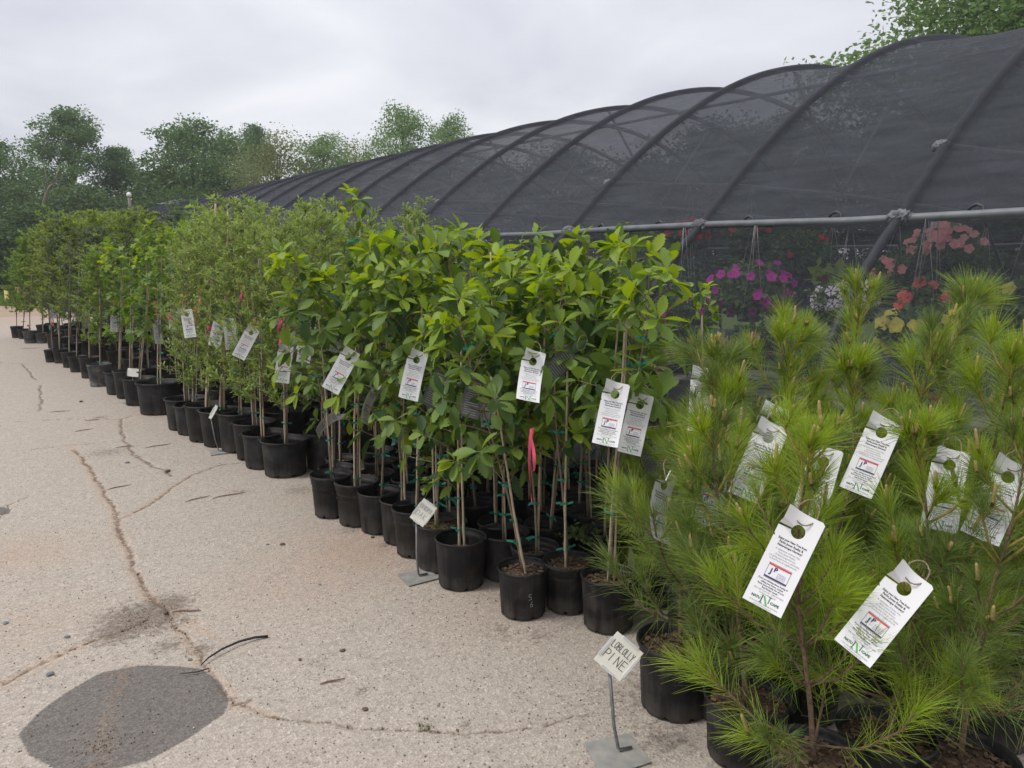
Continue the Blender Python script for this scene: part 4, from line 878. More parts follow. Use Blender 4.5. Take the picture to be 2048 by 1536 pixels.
# --- big pots
BIG = [
 (572, 957, 92, 'bigribbed', (566, 455), 'live', 'small-leaved sapling in the large ribbed pot at the near corner of its block'),
 (657, 943, 92, 'bigribbed', (650, 425), 'live', 'small-leaved sapling in the large smooth-sided pot set back beside the corner pot'),
 (532, 940, 86, 'bigribbed', (520, 470), 'live', 'small-leaved sapling in front-row pot next to the near corner pot'),
 (512, 923, 84, 'banded', (490, 420), 'live', 'small-leaved sapling in horizontally banded grey pot with pink ribbon'),
 (482, 907, 84, 'plain', (470, 470), 'live', 'small-leaved sapling in plain dark pot just past the tilted sign'),
 (446, 896, 82, 'banded', (455, 418), 'live', 'small-leaved sapling behind the rod of the tilted sign, with a tall pale cane'),
 (416, 886, 80, 'banded', (430, 410), 'live', 'small-leaved sapling beyond the tilted sign, with the tallest pale cane'),
 (394, 872, 78, 'bigribbed', (395, 480), 'live', 'small-leaved sapling with lime tape in front-row pot beyond the tilted sign'),
 (376, 862, 80, 'bigribbed', (365, 465), 'live', 'small-leaved sapling in ribbed pot next to the widest pot'),
 (322, 831, 84, 'bigribbed', (320, 470), 'lobed', 'lobed-leaf sapling in the widest pot of the front row'),
 (282, 812, 62, 'banded', (300, 500), 'lobed', 'lobed-leaf sapling in banded pot behind the flat-topped sign'),
 (262, 798, 60, 'banded', (262, 520), 'lobed', 'lobed-leaf sapling in banded pot beyond the flat-topped sign'),
 (242, 790, 56, 'bigribbed', (240, 500), 'lobed', 'lobed-leaf sapling between the flat-topped sign and the dusty grey pot'),
 (202, 774, 47, 'ribbed', (196, 520), 'limey', 'bushy sapling in the dusty grey weathered pot'),
 (183, 757, 42, 'ribbed', (180, 500), 'live', 'sapling in front pot just beyond the dusty grey pot'),
 (157, 745, 34, 'ribbed', (160, 470), 'grey', 'grey-green sapling in front pot, second beyond the dusty grey pot'),
 (142, 736, 32, 'ribbed', (140, 450), 'elm', 'tall fine-leaved tree in front pot, third beyond the dusty grey pot'),
 (124, 727, 30, 'ribbed', (120, 455), 'grey', 'grey-green tree in front pot with tags, fourth beyond the dusty grey pot'),
 (104, 725, 26, 'ribbed', (95, 460), 'elm', 'fine-leaved tree at the last front pot before the gap'),
 (62, 687, 26, 'ribbed', (66, 470), 'limey', 'light green sapling in worn grey pot at the far end past the gap'),
 (84, 687, 22, 'ribbed', (88, 480), 'grey', 'grey-green sapling in worn grey pot at the far end past the gap'),
 (36, 676, 24, 'ribbed', (34, 510), 'limey', 'yellow-green sapling in black pot at the very end of the rows'),
 (48, 678, 20, 'ribbed', (52, 490), 'limey', 'light sapling in small pot behind the worn grey pots at the far end'),
]
BIGP = []
for i, (x, yb, wp, pot, tp, sp, lab) in enumerate(BIG):
    p, dia = from_px(x, yb, wp, pot); BIGP.append(p); fars = i > 12
    tall = i in (5, 6)
    potted(sp, p, pot, dia, top_at(p, tp[0], tp[1] if not tall else tp[1] + 45), label=lab, tpl=i, leaves_single=(sp == 'lobed'), seed=300 + i, nties=5 if not fars else 2, potm='potgrey' if i in (13, 19, 20) else 'pot', stake='wstake' if tall else 'bamboo', nstake=1 if fars else 2, soil_f=.66, lime=i in (0, 2, 7))
for i_, (tx, ty) in ((5, (455, 418)), (6, (430, 407))):
    o_ = [c for c in C.objects if c.get('label') == BIG[i_][6]][0]; b_ = Vector((.03, .02, .2)); v_ = top_at(BIGP[i_], tx, ty) - o_.location - b_
    obj('stake', STAKE['wstake'], o_, Matrix.Translation(b_) @ Vector((0, 0, 1)).rotation_difference(v_.normalized()).to_matrix().to_4x4() @ Matrix.Diagonal((1.7, 1.7, v_.length, 1)))
rng = random.Random(33); cells = []; u = 5.75; row = 0
while u < 10.6:
    w = 2.45 + (.22 if row % 2 else 0)
    while w < 4.0: cells.append((w + rng.uniform(-.05, .05), u + rng.uniform(-.05, .05))); w += .45
    u += .42; row += 1
cells.sort()
for i, (w, u) in enumerate(cells):
    if not free(w, u, .19): continue
    d = depth_of((w, u, 1)); ht = (YH - rng.uniform(425, 500)) / F * d + CAMH; sp = 'live' if u < 9.4 else rng.choice(['live', 'lobed'])
    potted(sp, (w, u), rng.choice(['bigribbed', 'banded', 'plain']), rng.uniform(.36, .40), None, ht, label=in_line('small-leaved sapling' if sp == 'live' else 'lobed-leaf sapling', w, u, BIGP, BIGD), group='small-leaved saplings in the back rows' if sp == 'live' else 'lobed-leaf saplings in the back rows', seed=400 + i, nties=3, soil_f=.66, lime=rng.random() < .2, tpl=i)
u = 10.9; row = 0; i = 0
while u < 21.5:
    w = 2.15 + (.3 if row % 2 else 0)
    while w < 3.9:
        ww, uu = w + rng.uniform(-.08, .08), u + rng.uniform(-.08, .08); w += .62; i += 1
        if not free(ww, uu, .15): continue
        d = depth_of((ww, uu, 1))
        if u < 12.6: sp = rng.choice(['lobed', 'live', 'limey']); ty = rng.uniform(455, 510)
        elif u < 17: sp = rng.choice(['elm', 'elm', 'grey', 'limey']); ty = rng.uniform(425, 475)
        else: sp = rng.choice(['elm', 'limey', 'grey']); ty = rng.uniform(440, 500)
        ht = (YH - ty) / F * d + CAMH
        kd, grp = {'lobed': ('lobed-leaf sapling', 'lobed-leaf saplings further back'), 'live': ('small-leaved sapling', 'small-leaved saplings further back'), 'limey': ('light bushy sapling', 'light bushy saplings'), 'elm': ('tall fine-leaved tree', 'tall fine-leaved potted trees'), 'grey': ('grey-green tree', 'grey-green potted trees')}[sp]
        potted(sp, (ww, uu), 'ribbed', .32, None, ht, label=in_line(kd, ww, uu, BIGP, BIGD), group=grp, seed=600 + i, nties=2, nstake=1, soil_f=.7, tpl=i)
    u += .60; row += 1

# ------------------------------------------------------------------ pines
def needle_mesh(name, shoots, rs, rng):
    """shoots: (path, radius of brush, n, length, new); ribbons of two quads"""
    B = []; Dd = []; L = []; new = []; drp = []
    for P, n, ln, nw, f0, spreadang in shoots:
        P = [np.array(p) for p in P]; k = len(P) - 1
        t = f0 + (1 - f0) * rs.uniform(0, 1, n) ** .8; f = np.clip(t * k, 0, k - 1e-4); i = f.astype(int); f -= i
        A = np.array(P); b = A[i] * (1 - f)[:, None] + A[i + 1] * f[:, None]; ax = A[i + 1] - A[i]; ax /= np.linalg.norm(ax, axis=1)[:, None] + 1e-9
        r = rs.normal(size=(n, 3)); r -= ax * (r * ax).sum(1)[:, None]; r /= np.linalg.norm(r, axis=1)[:, None] + 1e-9
        ang = spreadang * rs.uniform(.55, 1.25, n) * (1.25 - .5 * t)
        d = ax * np.cos(ang)[:, None] + r * np.sin(ang)[:, None]
        B.append(b); Dd.append(d); L.append(ln * rs.uniform(.7, 1.15, n)); new.append(np.full(n, nw)); drp.append(rs.uniform(.10, .5, n) * (0.55 if nw else 1.0))
    B = np.concatenate(B); Dd = np.concatenate(Dd); L = np.concatenate(L); new = np.concatenate(new); drp = np.concatenate(drp); n = len(B)
    side = np.cross(Dd, rs.normal(size=(n, 3))); side /= np.linalg.norm(side, axis=1)[:, None] + 1e-9
    g = np.array([0, 0, -1.0]); w = .00085
    p0 = B; p1 = B + Dd * (L * .5)[:, None] + g * (L * drp * .18)[:, None]; p2 = B + Dd * L[:, None] * .97 + g * (L * drp * .72)[:, None]
    V = np.stack([p0 - side * w, p0 + side * w, p1 - side * w, p1 + side * w, p2 - side * w * .35, p2 + side * w * .35], 1).reshape(-1, 3)
    o = (np.arange(n) * 6)[:, None]; Fq = np.concatenate([o + np.array([[0, 1, 3, 2]]), o + np.array([[2, 3, 5, 4]])], 1).reshape(-1, 4)
    mi = np.repeat(new.astype(int), 2)
    return mesh_np(name, V, Fq, [M['needle'], M['needlenew']], mi, True)
def pine_tpl(seed, H=1.35, nwh=5, newp=.35, spread=.30, dens=1.0):
    rng = random.Random(seed); rs = np.random.RandomState(seed); T = Tpl(); T.H = H; P = wander(rng, H, .05, 12); T.path = P
    st = MB(); st.tube(P, [.0105 * (1 - i / 12 * .72) for i in range(13)], 8); T.stem = st.mesh('trunk', M['pinebark'])
    shoots = []; T.branch = []; T.candle = []
    def shoot(pts, n, ln, new, f0, ang=.62):
        shoots.append((pts, int(n * dens), ln, new, f0, ang))
    def candles(p, d, k):
        for i in range(k):
            l = rng.uniform(.03, .085) * (1 if i == 0 else .6); dd = (d * .5 + Vector((rng.uniform(-.25, .25), rng.uniform(-.25, .25), 1))).normalized()
            T.candle.append((p + Vector((rng.uniform(-.008, .008), rng.uniform(-.008, .008), -.004)), dd, l))
    shoot(P[9:], 150, .11, rng.random() < .6, .05, .42); shoot(P[6:10], 80, .12, False, 0, .6); shoot(P[3:7], 60, .14, False, 0, 1.0); candles(P[-1], Vector((0, 0, 1)), rng.randint(2, 4))
    for wv in range(nwh):
        t = .10 + .78 * (wv / max(1, nwh - 1)) ** 1.1 + rng.uniform(-.04, .04); nb = rng.randint(4, 6) if t < .6 else rng.randint(2, 4); a0 = rng.uniform(0, 6.28)
        for b in range(nb):
            an = a0 + b * 6.28 / nb + rng.uniform(-.4, .4); p = at_path(P, t + rng.uniform(-.03, .03)); l = spread * rng.uniform(.55, 1.15) * (1.22 - .85 * t); el = rng.uniform(.15, .6) + .65 * t
            d = Vector((math.cos(an) * math.cos(el), math.sin(an) * math.cos(el), math.sin(el)))
            e1 = p + d * l * .5; e2 = e1 + (d + Vector((0, 0, .55))).normalized() * l * .5; e3 = e2 + (d * .6 + Vector((0, 0, .9))).normalized() * l * .28
            pts = [p, e1, e2, e3]; mb = MB(); mb.tube(pts, [.0055, .0045, .0038, .0028], 6); T.branch.append((mb, 'pinebark' if t < .6 else 'shoot'))
            nw = rng.random() < newp + .35 * (t - .4); nl_ = rng.uniform(.14, .19) * (1.1 - .45 * t); shoot(pts, 150 - 70 * t, nl_, nw, .15, .85 - .35 * t); shoot(pts[2:], 50 - 15 * t, nl_ * .9, nw, 0, .42)
            if t > .35 and rng.random() < .75: candles(e3, d, rng.randint(1, 3))
            for q in range(rng.randint(0, 2)):
                c = e1.lerp(e2, rng.random()); dd = (d + Vector((rng.uniform(-1, 1), rng.uniform(-1, 1), rng.uniform(0, .8)))).normalized(); e = c + dd * l * .45; sp = [c, c.lerp(e, .5), e]
                mb = MB(); mb.tube(sp, [.0036, .003, .002], 5); T.branch.append((mb, 'shoot')); shoot(sp, 90, .14, rng.random() < newp, .1)
                if rng.random() < .4: candles(e, dd, 1)
    T.branchm = [b.mesh('branch', M[m]) for b, m in T.branch]; T.needles = needle_mesh('needles', shoots, rs, rng)
    return T
PINE = [pine_tpl(101, 1.30, 6, .35, .33), pine_tpl(102, 1.30, 7, .3, .32), pine_tpl(103, 1.35, 7, .85, .33), pine_tpl(104, 1.5, 7, .3, .36), pine_tpl(105, 1.25, 6, .5, .30)]
mb = MB(); mb.tube([(0, 0, 0), (0, 0, .25), (0, 0, .6), (0, 0, .92), (0, 0, 1)], [.0042, .0058, .0052, .0042, .0018], 8); CANDLE = mb.mesh('candle', M['candle'])
def pine(pos, top, t, label, seed, pot='plain', dia=.30, rz=0.0, group=None, potm='pot', soil_f=.84):
    rng = random.Random(seed); root = empty('potted_pine', (pos[0], pos[1], .004)); tag(root, label, 'potted pine', group); T = PINE[t]
    rt, rb, h = POT[pot]; s = dia / 2 / rt; PLACED.append((pos[0], pos[1], dia / 2))
    p = obj('pot', POTM[pot, potm][0], root, Matrix.Rotation(rng.uniform(0, 6.28), 4, 'Z') @ Matrix.Diagonal((s, s * rng.uniform(.96, 1.02), s, 1))); obj('rim', POTM[pot, potm][1], p)
    zs = h * s * soil_f; obj('soil', SOIL[pot][seed % 2], root, Matrix.Translation((0, 0, zs)) @ Matrix.Diagonal((s * .97, s * .97, 1, 1)))
    base = Vector((rng.uniform(-.02, .02), rng.uniform(-.02, .02), zs - .01)); v = Vector(top) - Vector((pos[0], pos[1], .004)) - base; sz = v.length / T.H; q = Vector((0, 0, 1)).rotation_difference(v.normalized()); sxy = min(1.12, max(.85, sz))
    Mv = Matrix.Translation(base) @ q.to_matrix().to_4x4() @ Matrix.Rotation(rz, 4, 'Z') @ Matrix.Diagonal((sxy, sxy, sz, 1))
    obj('trunk', T.stem, root, Mv); obj('needles', T.needles, root, Mv, kind='stuff')
    for b in T.branchm: obj('branch', b, root, Mv)
    for c, d, l in T.candle:
        w = Mv @ c; dd = (Mv.to_3x3() @ d).normalized(); qq = Vector((0, 0, 1)).rotation_difference(dd)
        obj('candle', CANDLE, root, Matrix.Translation(w) @ qq.to_matrix().to_4x4() @ Matrix.Diagonal((1, 1, l, 1)))
    return root
def pine_px(x, depth): q = D(x, YH, depth); return Vector((q.x, q.y, 0))
p, dia = from_px(1348, 1447, 156, 'plain'); PP = [p]
pine(p, pine_top(p, 1372, 660), 0, 'loblolly pine in the clean black pot beside the pine sign', 1, 'plain', dia, .3)
for i, (foot, z, tp, t, lab, rz, pot, dd) in enumerate([
    ((1495, 1385), .24, (1425, 760), 1, 'loblolly pine with a trunk leaning towards the oaks, behind the sign pine', 1.3, 'bigribbed', .30),
    ((1632, 1508), .27, (1640, 800), 2, 'bright green loblolly pine in the pot with a scuffed pale rim', 2.2, 'plain', .30),
    ((1772, 1462), .27, (1835, 830), 4, 'loblolly pine carrying the most steeply tilted tag', .6, 'plain', .30),
    ((1930, 1510), .27, (2035, 800), 1, 'loblolly pine bending away behind the tilted tag, beside the scuffed pot', 3.9, 'plain', .30)]):
    p = G(*foot, z); PP.append(p); pine(p, pine_top(p, *tp), t, lab, 2 + i, pot, dd, rz, soil_f=.84)
for i, (x, d, tp, t, lab) in enumerate([
    (1765, 3.35, (1728, 545), 3, 'tallest loblolly pine, its brushy leader high against the striped petunias'),
    (1560, 3.1, (1605, 615), 2, 'loblolly pine with many candles in front of the magenta petunias'),
    (1960, 3.15, (1992, 575), 4, 'loblolly pine with a brushy leader in front of the yellow petunias'),
    (1880, 2.9, (1915, 600), 0, 'loblolly pine with pale straight leader before the coral flowers'),
    (1500, 2.75, (1515, 655), 1, 'loblolly pine with a cluster of tall candles just behind the sign pine'),
    (1660, 2.75, (1700, 700), 4, 'loblolly pine half hidden in the second row of pines'),
    (2080, 2.6, (2050, 640), 2, 'loblolly pine at the outer end of the second row of pines'),
    (2100, 3.3, (2110, 590), 3, 'loblolly pine at the outer end of the back row of pines'),
    (1420, 3.35, (1400, 740), 0, 'small loblolly pine next to the last oak of the front row'),
    (1500, 3.65, (1490, 800), 1, 'short loblolly pine in the back row behind the tall candles'),
    (1610, 3.75, (1620, 800), 4, 'short loblolly pine in the back row near the magenta basket'),
    (1720, 3.75, (1735, 830), 0, 'short loblolly pine in the back row near the striped petunias'),
    (1340, 3.75, (1330, 830), 2, 'short loblolly pine squeezed between the oaks and the cloth'),
    (1860, 3.6, (1870, 800), 1, 'short loblolly pine in the back row near the yellow petunias'),
    (1800, 2.95, (1790, 860), 0, 'short loblolly pine between the most tilted tag and the back row'),
    (1950, 2.7, (1945, 880), 2, 'short loblolly pine between the bending pine and the coral flowers'),
    (1690, 3.2, (1680, 880), 1, 'short loblolly pine behind the bright green pine in the scuffed pot'),
    (2040, 3.0, (2040, 860), 4, 'short loblolly pine under the second yellow basket'),
    (1400, 4.1, (1395, 820), 3, 'short loblolly pine against the greenhouse side netting')]):
    p = pine_px(x, d); PP.append(p); pine(p, pine_top(p, *tp), t, lab, 30 + i, 'plain', .30, i * 1.37)

# small lone oak with lobed leaves between oaks and pines
p = pine_px(1420, 3.95); potted('oakthin', p, 'ribbed', .262, top_at(p, 1402, 575), label='lone oak with lobed leaves and a leaning cane between the pines and the cloth', tpl=0, leaves_single=True, seed=990, nties=4)

# ------------------------------------------------------------------ hang tags
TW, TL = .108, .279
def text_mesh(body, size, x, y, align='CENTER', bold=0.0, width=None):
    cu = bpy.data.curves.new('txt', 'FONT'); cu.body = body; cu.size = size; cu.align_x = align; cu.offset = bold; cu.resolution_u = 2
    o = bpy.data.objects.new('txt', cu); C.objects.link(o); bpy.context.view_layer.update()
    me = o.to_mesh(); V = [v.co.copy() for v in me.vertices]; Fs = [tuple(p.vertices) for p in me.polygons]; o.to_mesh_clear(); bpy.data.objects.remove(o); bpy.data.curves.remove(cu)
    if V and width:
        w = max(v.x for v in V) - min(v.x for v in V); k = width / w
        for v in V: v.x *= k
    return [(v.x + x, v.y + y) for v in V], Fs
INKS = ['ink', 'greyink', 'redink', 'navyink', 'lilacink', 'dgreenink', 'greenink']
def tag_print():
    """flat print in card coordinates: x across, y down from 0 to -TL"""
    P = []
    def t(body, size, y, ink, bold=0.0, width=None, x=0.0, align='CENTER'):
        v, f = text_mesh(body, size, x, y, align, bold, width); P.append((v, f, INKS.index(ink)))
    def rect(x0, y0, x1, y1, ink): P.append(([(x0, y0), (x1, y0), (x1, y1), (x0, y1)], [(0, 1, 2, 3)], INKS.index(ink)))
    def poly(pts, ink): P.append((pts, [tuple(range(len(pts)))], INKS.index(ink)))
    y = -.088
    for l in ('Enjoy your New Tree from', 'Parks Jones Realty &', 'Naturescape Nursery!'): t(l, .0088, y, 'ink', .00022, {'E': .078, 'P': .066, 'N': .068}[l[0]]); y -= .0092
    y -= .002
    for l, w in (('In celebration of Arbor Day,', .068), ('Parks Jones Realty', .047), ('& Naturescape Nursery', .056), ('are giving away trees to add beauty', .084), ('to local homes & neighborhoods.', .077)): t(l, .0068, y, 'greyink', .0, w); y -= .0076
    # realty logo
    x0, x1, ya, yb = -.031, .031, -.158, -.199
    for r in ((x0, ya, x1, ya + .0008), (x0, yb - .0008, x1, yb), (x0, yb, x0 + .0008, ya), (x1 - .0008, yb, x1, ya)): rect(*r, 'navyink')
    rect(x0 + .001, ya - .0055, x1 - .001, ya - .001, 'redink'); rect(x0 + .001, yb + .001, x1 - .001, yb + .005, 'navyink')
    t('J', .0200, -.1845, 'navyink', .0007, None, -.0185); t('P', .0175, -.1772, 'navyink', .0007, None, -.0085)
    t('PARKS', .0075, -.1812, 'lilacink', .0, .022, .0115); t('JONES', .0085, -.1880, 'lilacink', .0, .024, .0115); t('REALTY', .0045, -.1926, 'lilacink', .0, .022, .0115)
    y = -.2085
    for l, w in (('If you are thinking about buying or', .082), ('selling your home, contact', .062), ('Parks Jones Realty for all your', .074), ('Real Estate needs.', .044)): t(l, .0066, y, 'ink', .00012, w); y -= .0072
    t('4301 NW Cache Rd \u2022 (580) 357-0843', .0062, y, 'greyink', .0, .082); y -= .0068
    t('ParksJonesRealty.com', .0062, y, 'greyink', .0, .046)
    # nursery logo
    t('NATU', .0095, -.2600, 'dgreenink', .0005, .024, -.026); t('CAPE', .0095, -.2600, 'dgreenink', .0005, .024, .026)
    poly([(-.0115, -.2665), (-.0085, -.2665), (-.0085, -.2475), (-.0115, -.2475)], 'dgreenink'); rect(-.0145, -.2680, -.0055, -.2662, 'dgreenink'); rect(-.0145, -.2478, -.0070, -.2462, 'dgreenink')
    poly([(.0085, -.2615), (.0110, -.2615), (.0110, -.2445), (.0085, -.2445)], 'dgreenink'); rect(.0050, -.2448, .0145, -.2430, 'dgreenink')
    poly([(-.0085, -.2465), (-.0035, -.2465), (.0105, -.2690), (.0065, -.2720)], 'greenink')
    t('11703 NW Cache Rd \u2022 580-699-0636', .0058, -.2712, 'greyink', .0, .078); t('LawtonLandscaping.com', .0055, -.2768, 'greyink', .0, .050)
    return P
def bendf(kx, tw, flap):
    """card coordinates -> 3D; kx = curl along the length, tw = curl across"""
    def f(x, y, off=0.0):
        th = kx * y
        Y, Z = (math.sin(th) / kx, (1 - math.cos(th)) / kx) if abs(kx) > 1e-6 else (y, 0)
        n = Vector((0, -math.sin(th), math.cos(th))); p = Vector((x, Y, Z)) + n * (off + tw * x * x)
        if y > -.047 and x < .02:                                   # the torn flap above the slit
            s = max(0, min(1, (.02 - x) / .074)); s2 = s * s; p = p + Vector((.006 * s2, .010 * s2, .045 * flap * s2))
        return p
    return f
def card_geo(bf):
    mb = MB(); hw = TW / 2; cy, hr = -.052, .0185; yb = -.086
    # disc-slit head: polar strip between hole and the rectangle 0..yb
    N = 44; a0, a1 = math.pi + .04, math.pi * 3 - .04; vs = []; R = 4
    for i in range(N + 1):
        a = a0 + (a1 - a0) * i / N; dx, dy = math.cos(a), math.sin(a)
        tx = (hw if dx > 0 else -hw) / dx if abs(dx) > 1e-6 else 1e9; ty = ((0 - cy) if dy > 0 else (yb - cy)) / dy if abs(dy) > 1e-6 else 1e9
        t = min(tx, ty)
        for r in range(R + 1):
            d = hr + (t - hr) * r / R; x, y = dx * d, cy + dy * d
            if i == N: y += .0
            q = bf(x, y if not (i > N * .5 and abs(y - cy) < .004 and x < 0) else cy + .004); vs.append(q)
    fs = [(i * (R + 1) + r, i * (R + 1) + r + 1, (i + 1) * (R + 1) + r + 1, (i + 1) * (R + 1) + r) for i in range(N) for r in range(R)]
    mb.add(vs, fs); nx, ny = 6, 22; vs = [bf(-hw + TW * i / nx, yb + (-TL - yb) * j / ny) for j in range(ny + 1) for i in range(nx + 1)]
    mb.add(vs, [(j * (nx + 1) + i, j * (nx + 1) + i + 1, (j + 1) * (nx + 1) + i + 1, (j + 1) * (nx + 1) + i) for j in range(ny) for i in range(nx)])
    return mb.mesh('card', M['card'])
PRINT = tag_print()
def print_geo(bf):
    mb = MB()
    for v, f, mi in PRINT: mb.add([bf(x, y, .0007) for x, y in v], f, mi, False)
    return mb.mesh('print', [M[i] for i in INKS])
def twine_mesh(seed):
    rng = random.Random(seed); mb = MB(); pts = []
    for i in range(15):
        a = i / 14 * 2 * math.pi; pts.append((.028 * math.sin(a) + rng.uniform(-.002, .002), -.030 + .042 * (1 - math.cos(a)) * .9, .012 * math.cos(a) - .014 * (1 - math.cos(a)) + rng.uniform(-.002, .002)))
    mb.tube(pts, .0021, 5); return mb.mesh('twine', M['twine'])
TWINE = [twine_mesh(i) for i in range(3)]
TAGV = []
for kx, tw, fl in ((0.6, .6, .8), (1.8, 1.2, 1.0), (3.6, .5, .9), (-1.5, 1.5, .4), (5.0, .8, 1.1)):
    bf = bendf(kx, tw, fl); TAGV.append((card_geo(bf), print_geo(bf)))
def hang_tag(tp, bp, depth, label, v=0, twist=0.0, group=None, back=False, dbot=0.0):
    """tag whose top edge is seen at tp and bottom edge at bp"""
    depth -= .05 if depth < 3.2 else ((.30 if depth < 5.5 else .42) if group is None else .25); a = D(*tp, depth); b = D(*bp, depth + dbot); down = (b - a).normalized(); toc = (CAMP - a).normalized()
    y = -down; z = toc - y * toc.dot(y); z.normalize(); x = y.cross(z); R = Matrix((x, y, z)).transposed() @ Matrix.Rotation(twist, 3, 'Y')
    root = empty('hang_tag'); root.matrix_world = mat4(R, 1.0, a); tag(root, label, 'tag', group)
    c = obj('card', TAGV[v][0], root); obj('print', TAGV[v][1], c); obj('twine', TWINE[v % 3], root); return root
OT = 'white printed tags among the oak leaves'; LT = 'white printed tags among the small-leaved saplings'; FT = 'white printed tags on the far potted trees'; PT = 'white printed tags half hidden in the pine needles'
for a in [
 ((1613, 1030), (1528, 1205), 2.14, 'large white printed tag on the bright green pine in the scuffed pot', 0, 0.0),
 ((1832, 1148), (1708, 1300), 2.14, 'most steeply tilted white printed tag, hanging among the front pines', 0, .05),
 ((1548, 848), (1488, 992), 2.72, 'white printed tag on the pine with tall candles behind the sign pine', 0, .0),
 ((1775, 838), (1712, 985), 2.70, 'white printed tag below the tallest pine, needles crossing its logo', 0, -.1),
 ((2030, 925), (1958, 1078), 2.45, 'white printed tag on the outermost pine, needles across its upper half', 1, .0),
 ((1340, 945), (1280, 1052), 2.95, 'narrow curling white tag at the edge of the sign pine', 2, .85),
 ((1235, 765), (1212, 878), 3.55, 'white printed tag on the oak beside the pine sign', 1, .0),
 ((1070, 702), (1050, 800), 3.92, 'curling white tag below a cane in the middle of the oaks', 2, .1),
 ((838, 702), (815, 788), 4.50, 'white printed tag hanging from the front oaks over the smooth pots', 1, .15),
 ((705, 700), (665, 772), 4.95, 'tilted white tag on the oak at the end of the oak block', 0, .0),
 ((763, 768), (708, 818), 5.1, 'narrow folded white tag hanging edge-on between oak canes', 2, 1.05),
 ((694, 826), (640, 830), 5.9, 'white tag lying flat against a pot behind the front oaks', 4, .95),
 ((572, 690), (563, 758), 6.05, 'upright white tag with a pink ribbon on the near corner sapling', 0, .1),
 ((508, 655), (478, 712), 6.75, 'tilted white tag with a pink ribbon on the banded pot sapling', 0, .0),
 ((372, 619), (381, 674), 7.9, 'upright white tag on the sapling beyond the tilted sign', 0, .0),
 ((313, 640), (315, 683), 9.3, 'narrow white tag under a long pink ribbon on the widest pot', 0, .7)]:
    hang_tag(*a[:4], v=a[4], twist=a[5])
for a in [((1905, 900), (1872, 1062), 2.62, 1, .1, 'white printed tag half hidden behind the bending pine at the outer end'), ((1655, 895), (1612, 1045), 2.72, 0, .0, 'white printed tag hidden behind the leader of the bright green pine'), ((1440, 912), (1405, 1030), 3.05, 1, .3, 'white printed tag showing between the sign pine and the leaning pine'), ((1408, 735), (1402, 840), 3.6, 0, .0, 'white printed tag beside the lone lobed-leaf oak'), ((1555, 812), (1520, 905), 2.95, 3, .0, 'white printed tag peeking out above the tag of the candle pine')]: hang_tag(*a[:3], a[5], v=a[3], twist=a[4], group=PT)
for a in [((1285, 788), (1262, 885), 3.75, 0, .1, 'white printed tag just behind the tag of the oak beside the pine sign'), ((988, 750), (975, 815), 4.3, 0, .0, 'white printed tag buried in leaves behind the leaning oak'), ((785, 700), (782, 750), 5.6, 0, .0, 'white printed tag between canes above the second smooth pot'), ((645, 640), (612, 692), 5.9, 0, .0, 'tilted white printed tag on the canes behind the bright end oak'), ((688, 628), (672, 686), 5.7, 0, .0, 'white printed tag beside the tall thin oak whip'), ((617, 655), (607, 712), 6.3, 0, .2, 'white printed tag between the end oak and the corner sapling'), ((1120, 690), (1112, 735), 4.6, 0, .2, 'white printed tag glimpsed beside the tilted dark grey card')]: hang_tag(*a[:3], a[5], v=a[3], twist=a[4], group=OT)
for a in [((441, 633), (430, 684), 7.4, 0, .0), ((458, 637), (464, 690), 7.1, 3, .1), ((606, 655), (578, 680), 6.4, 2, .9), ((420, 640), (412, 668), 7.8, 2, .8), ((352, 610), (345, 650), 8.6, 1, .3)]: hang_tag(*a[:3], 'white printed tag partly covered by the small-leaved saplings', v=a[3], twist=a[4], group=LT)
for a in [((230, 622), (228, 664), 10.5, 0, .3), ((263, 628), (258, 656), 11.5, 0, .4), ((208, 615), (207, 640), 13.0, 0, .2), ((160, 607), (158, 637), 14.0, 0, .0), ((132, 600), (122, 634), 14.0, 0, .0), ((107, 608), (107, 640), 15.0, 0, .2), ((78, 586), (79, 612), 17.5, 0, .0), ((172, 600), (165, 625), 14.5, 1, .3), ((145, 575), (150, 598), 16.5, 1, .3)]: hang_tag(*a[:3], 'white printed tag on the potted trees beyond the flat-topped sign', v=a[3], twist=a[4], group=FT)
# dark grey printed care cards
def grey_card():
    mb = MB(); bf = bendf(1.2, .5, 0); nx, ny = 5, 12; W, L = .105, .20
    mb.add([bf(-W / 2 + W * i / nx, -L * j / ny - .06) for j in range(ny + 1) for i in range(nx + 1)], [(j * (nx + 1) + i, j * (nx + 1) + i + 1, (j + 1) * (nx + 1) + i + 1, (j + 1) * (nx + 1) + i) for j in range(ny) for i in range(nx)]); card = mb.mesh('care_card', M['greycard'])
    mb = MB(); r2 = random.Random(4)
    for k in range(15):
        y = -.075 - k * .0118; w = W * r2.uniform(.6, .86); mb.add([bf(-w / 2, y, .0006), bf(w / 2, y, .0006), bf(w / 2, y - .004, .0006), bf(-w / 2, y - .004, .0006)], [(0, 1, 2, 3)], 0, False)
    return card, mb.mesh('care_print', M['greyink'])
GC_, GP_ = grey_card()
def care_card(tp, bp, depth, label, twist=0.0, group=None):
    depth -= .3
    a = D(*tp, depth); b = D(*bp, depth); y = (a - b).normalized(); toc = (CAMP - a).normalized(); z = toc - y * toc.dot(y); z.normalize(); R = Matrix((y.cross(z), y, z)).transposed() @ Matrix.Rotation(twist, 3, 'Y')
    root = empty('care_card'); root.matrix_world = mat4(R, 1.0, a + y * .06); tag(root, label, 'tag', group); c = obj('card', GC_, root); obj('print', GP_, c); obj('twine', TWINE[1], root)
care_card((1145, 705), (1085, 755), 4.0, 'dark grey printed card tilted among the middle oak leaves', .5)
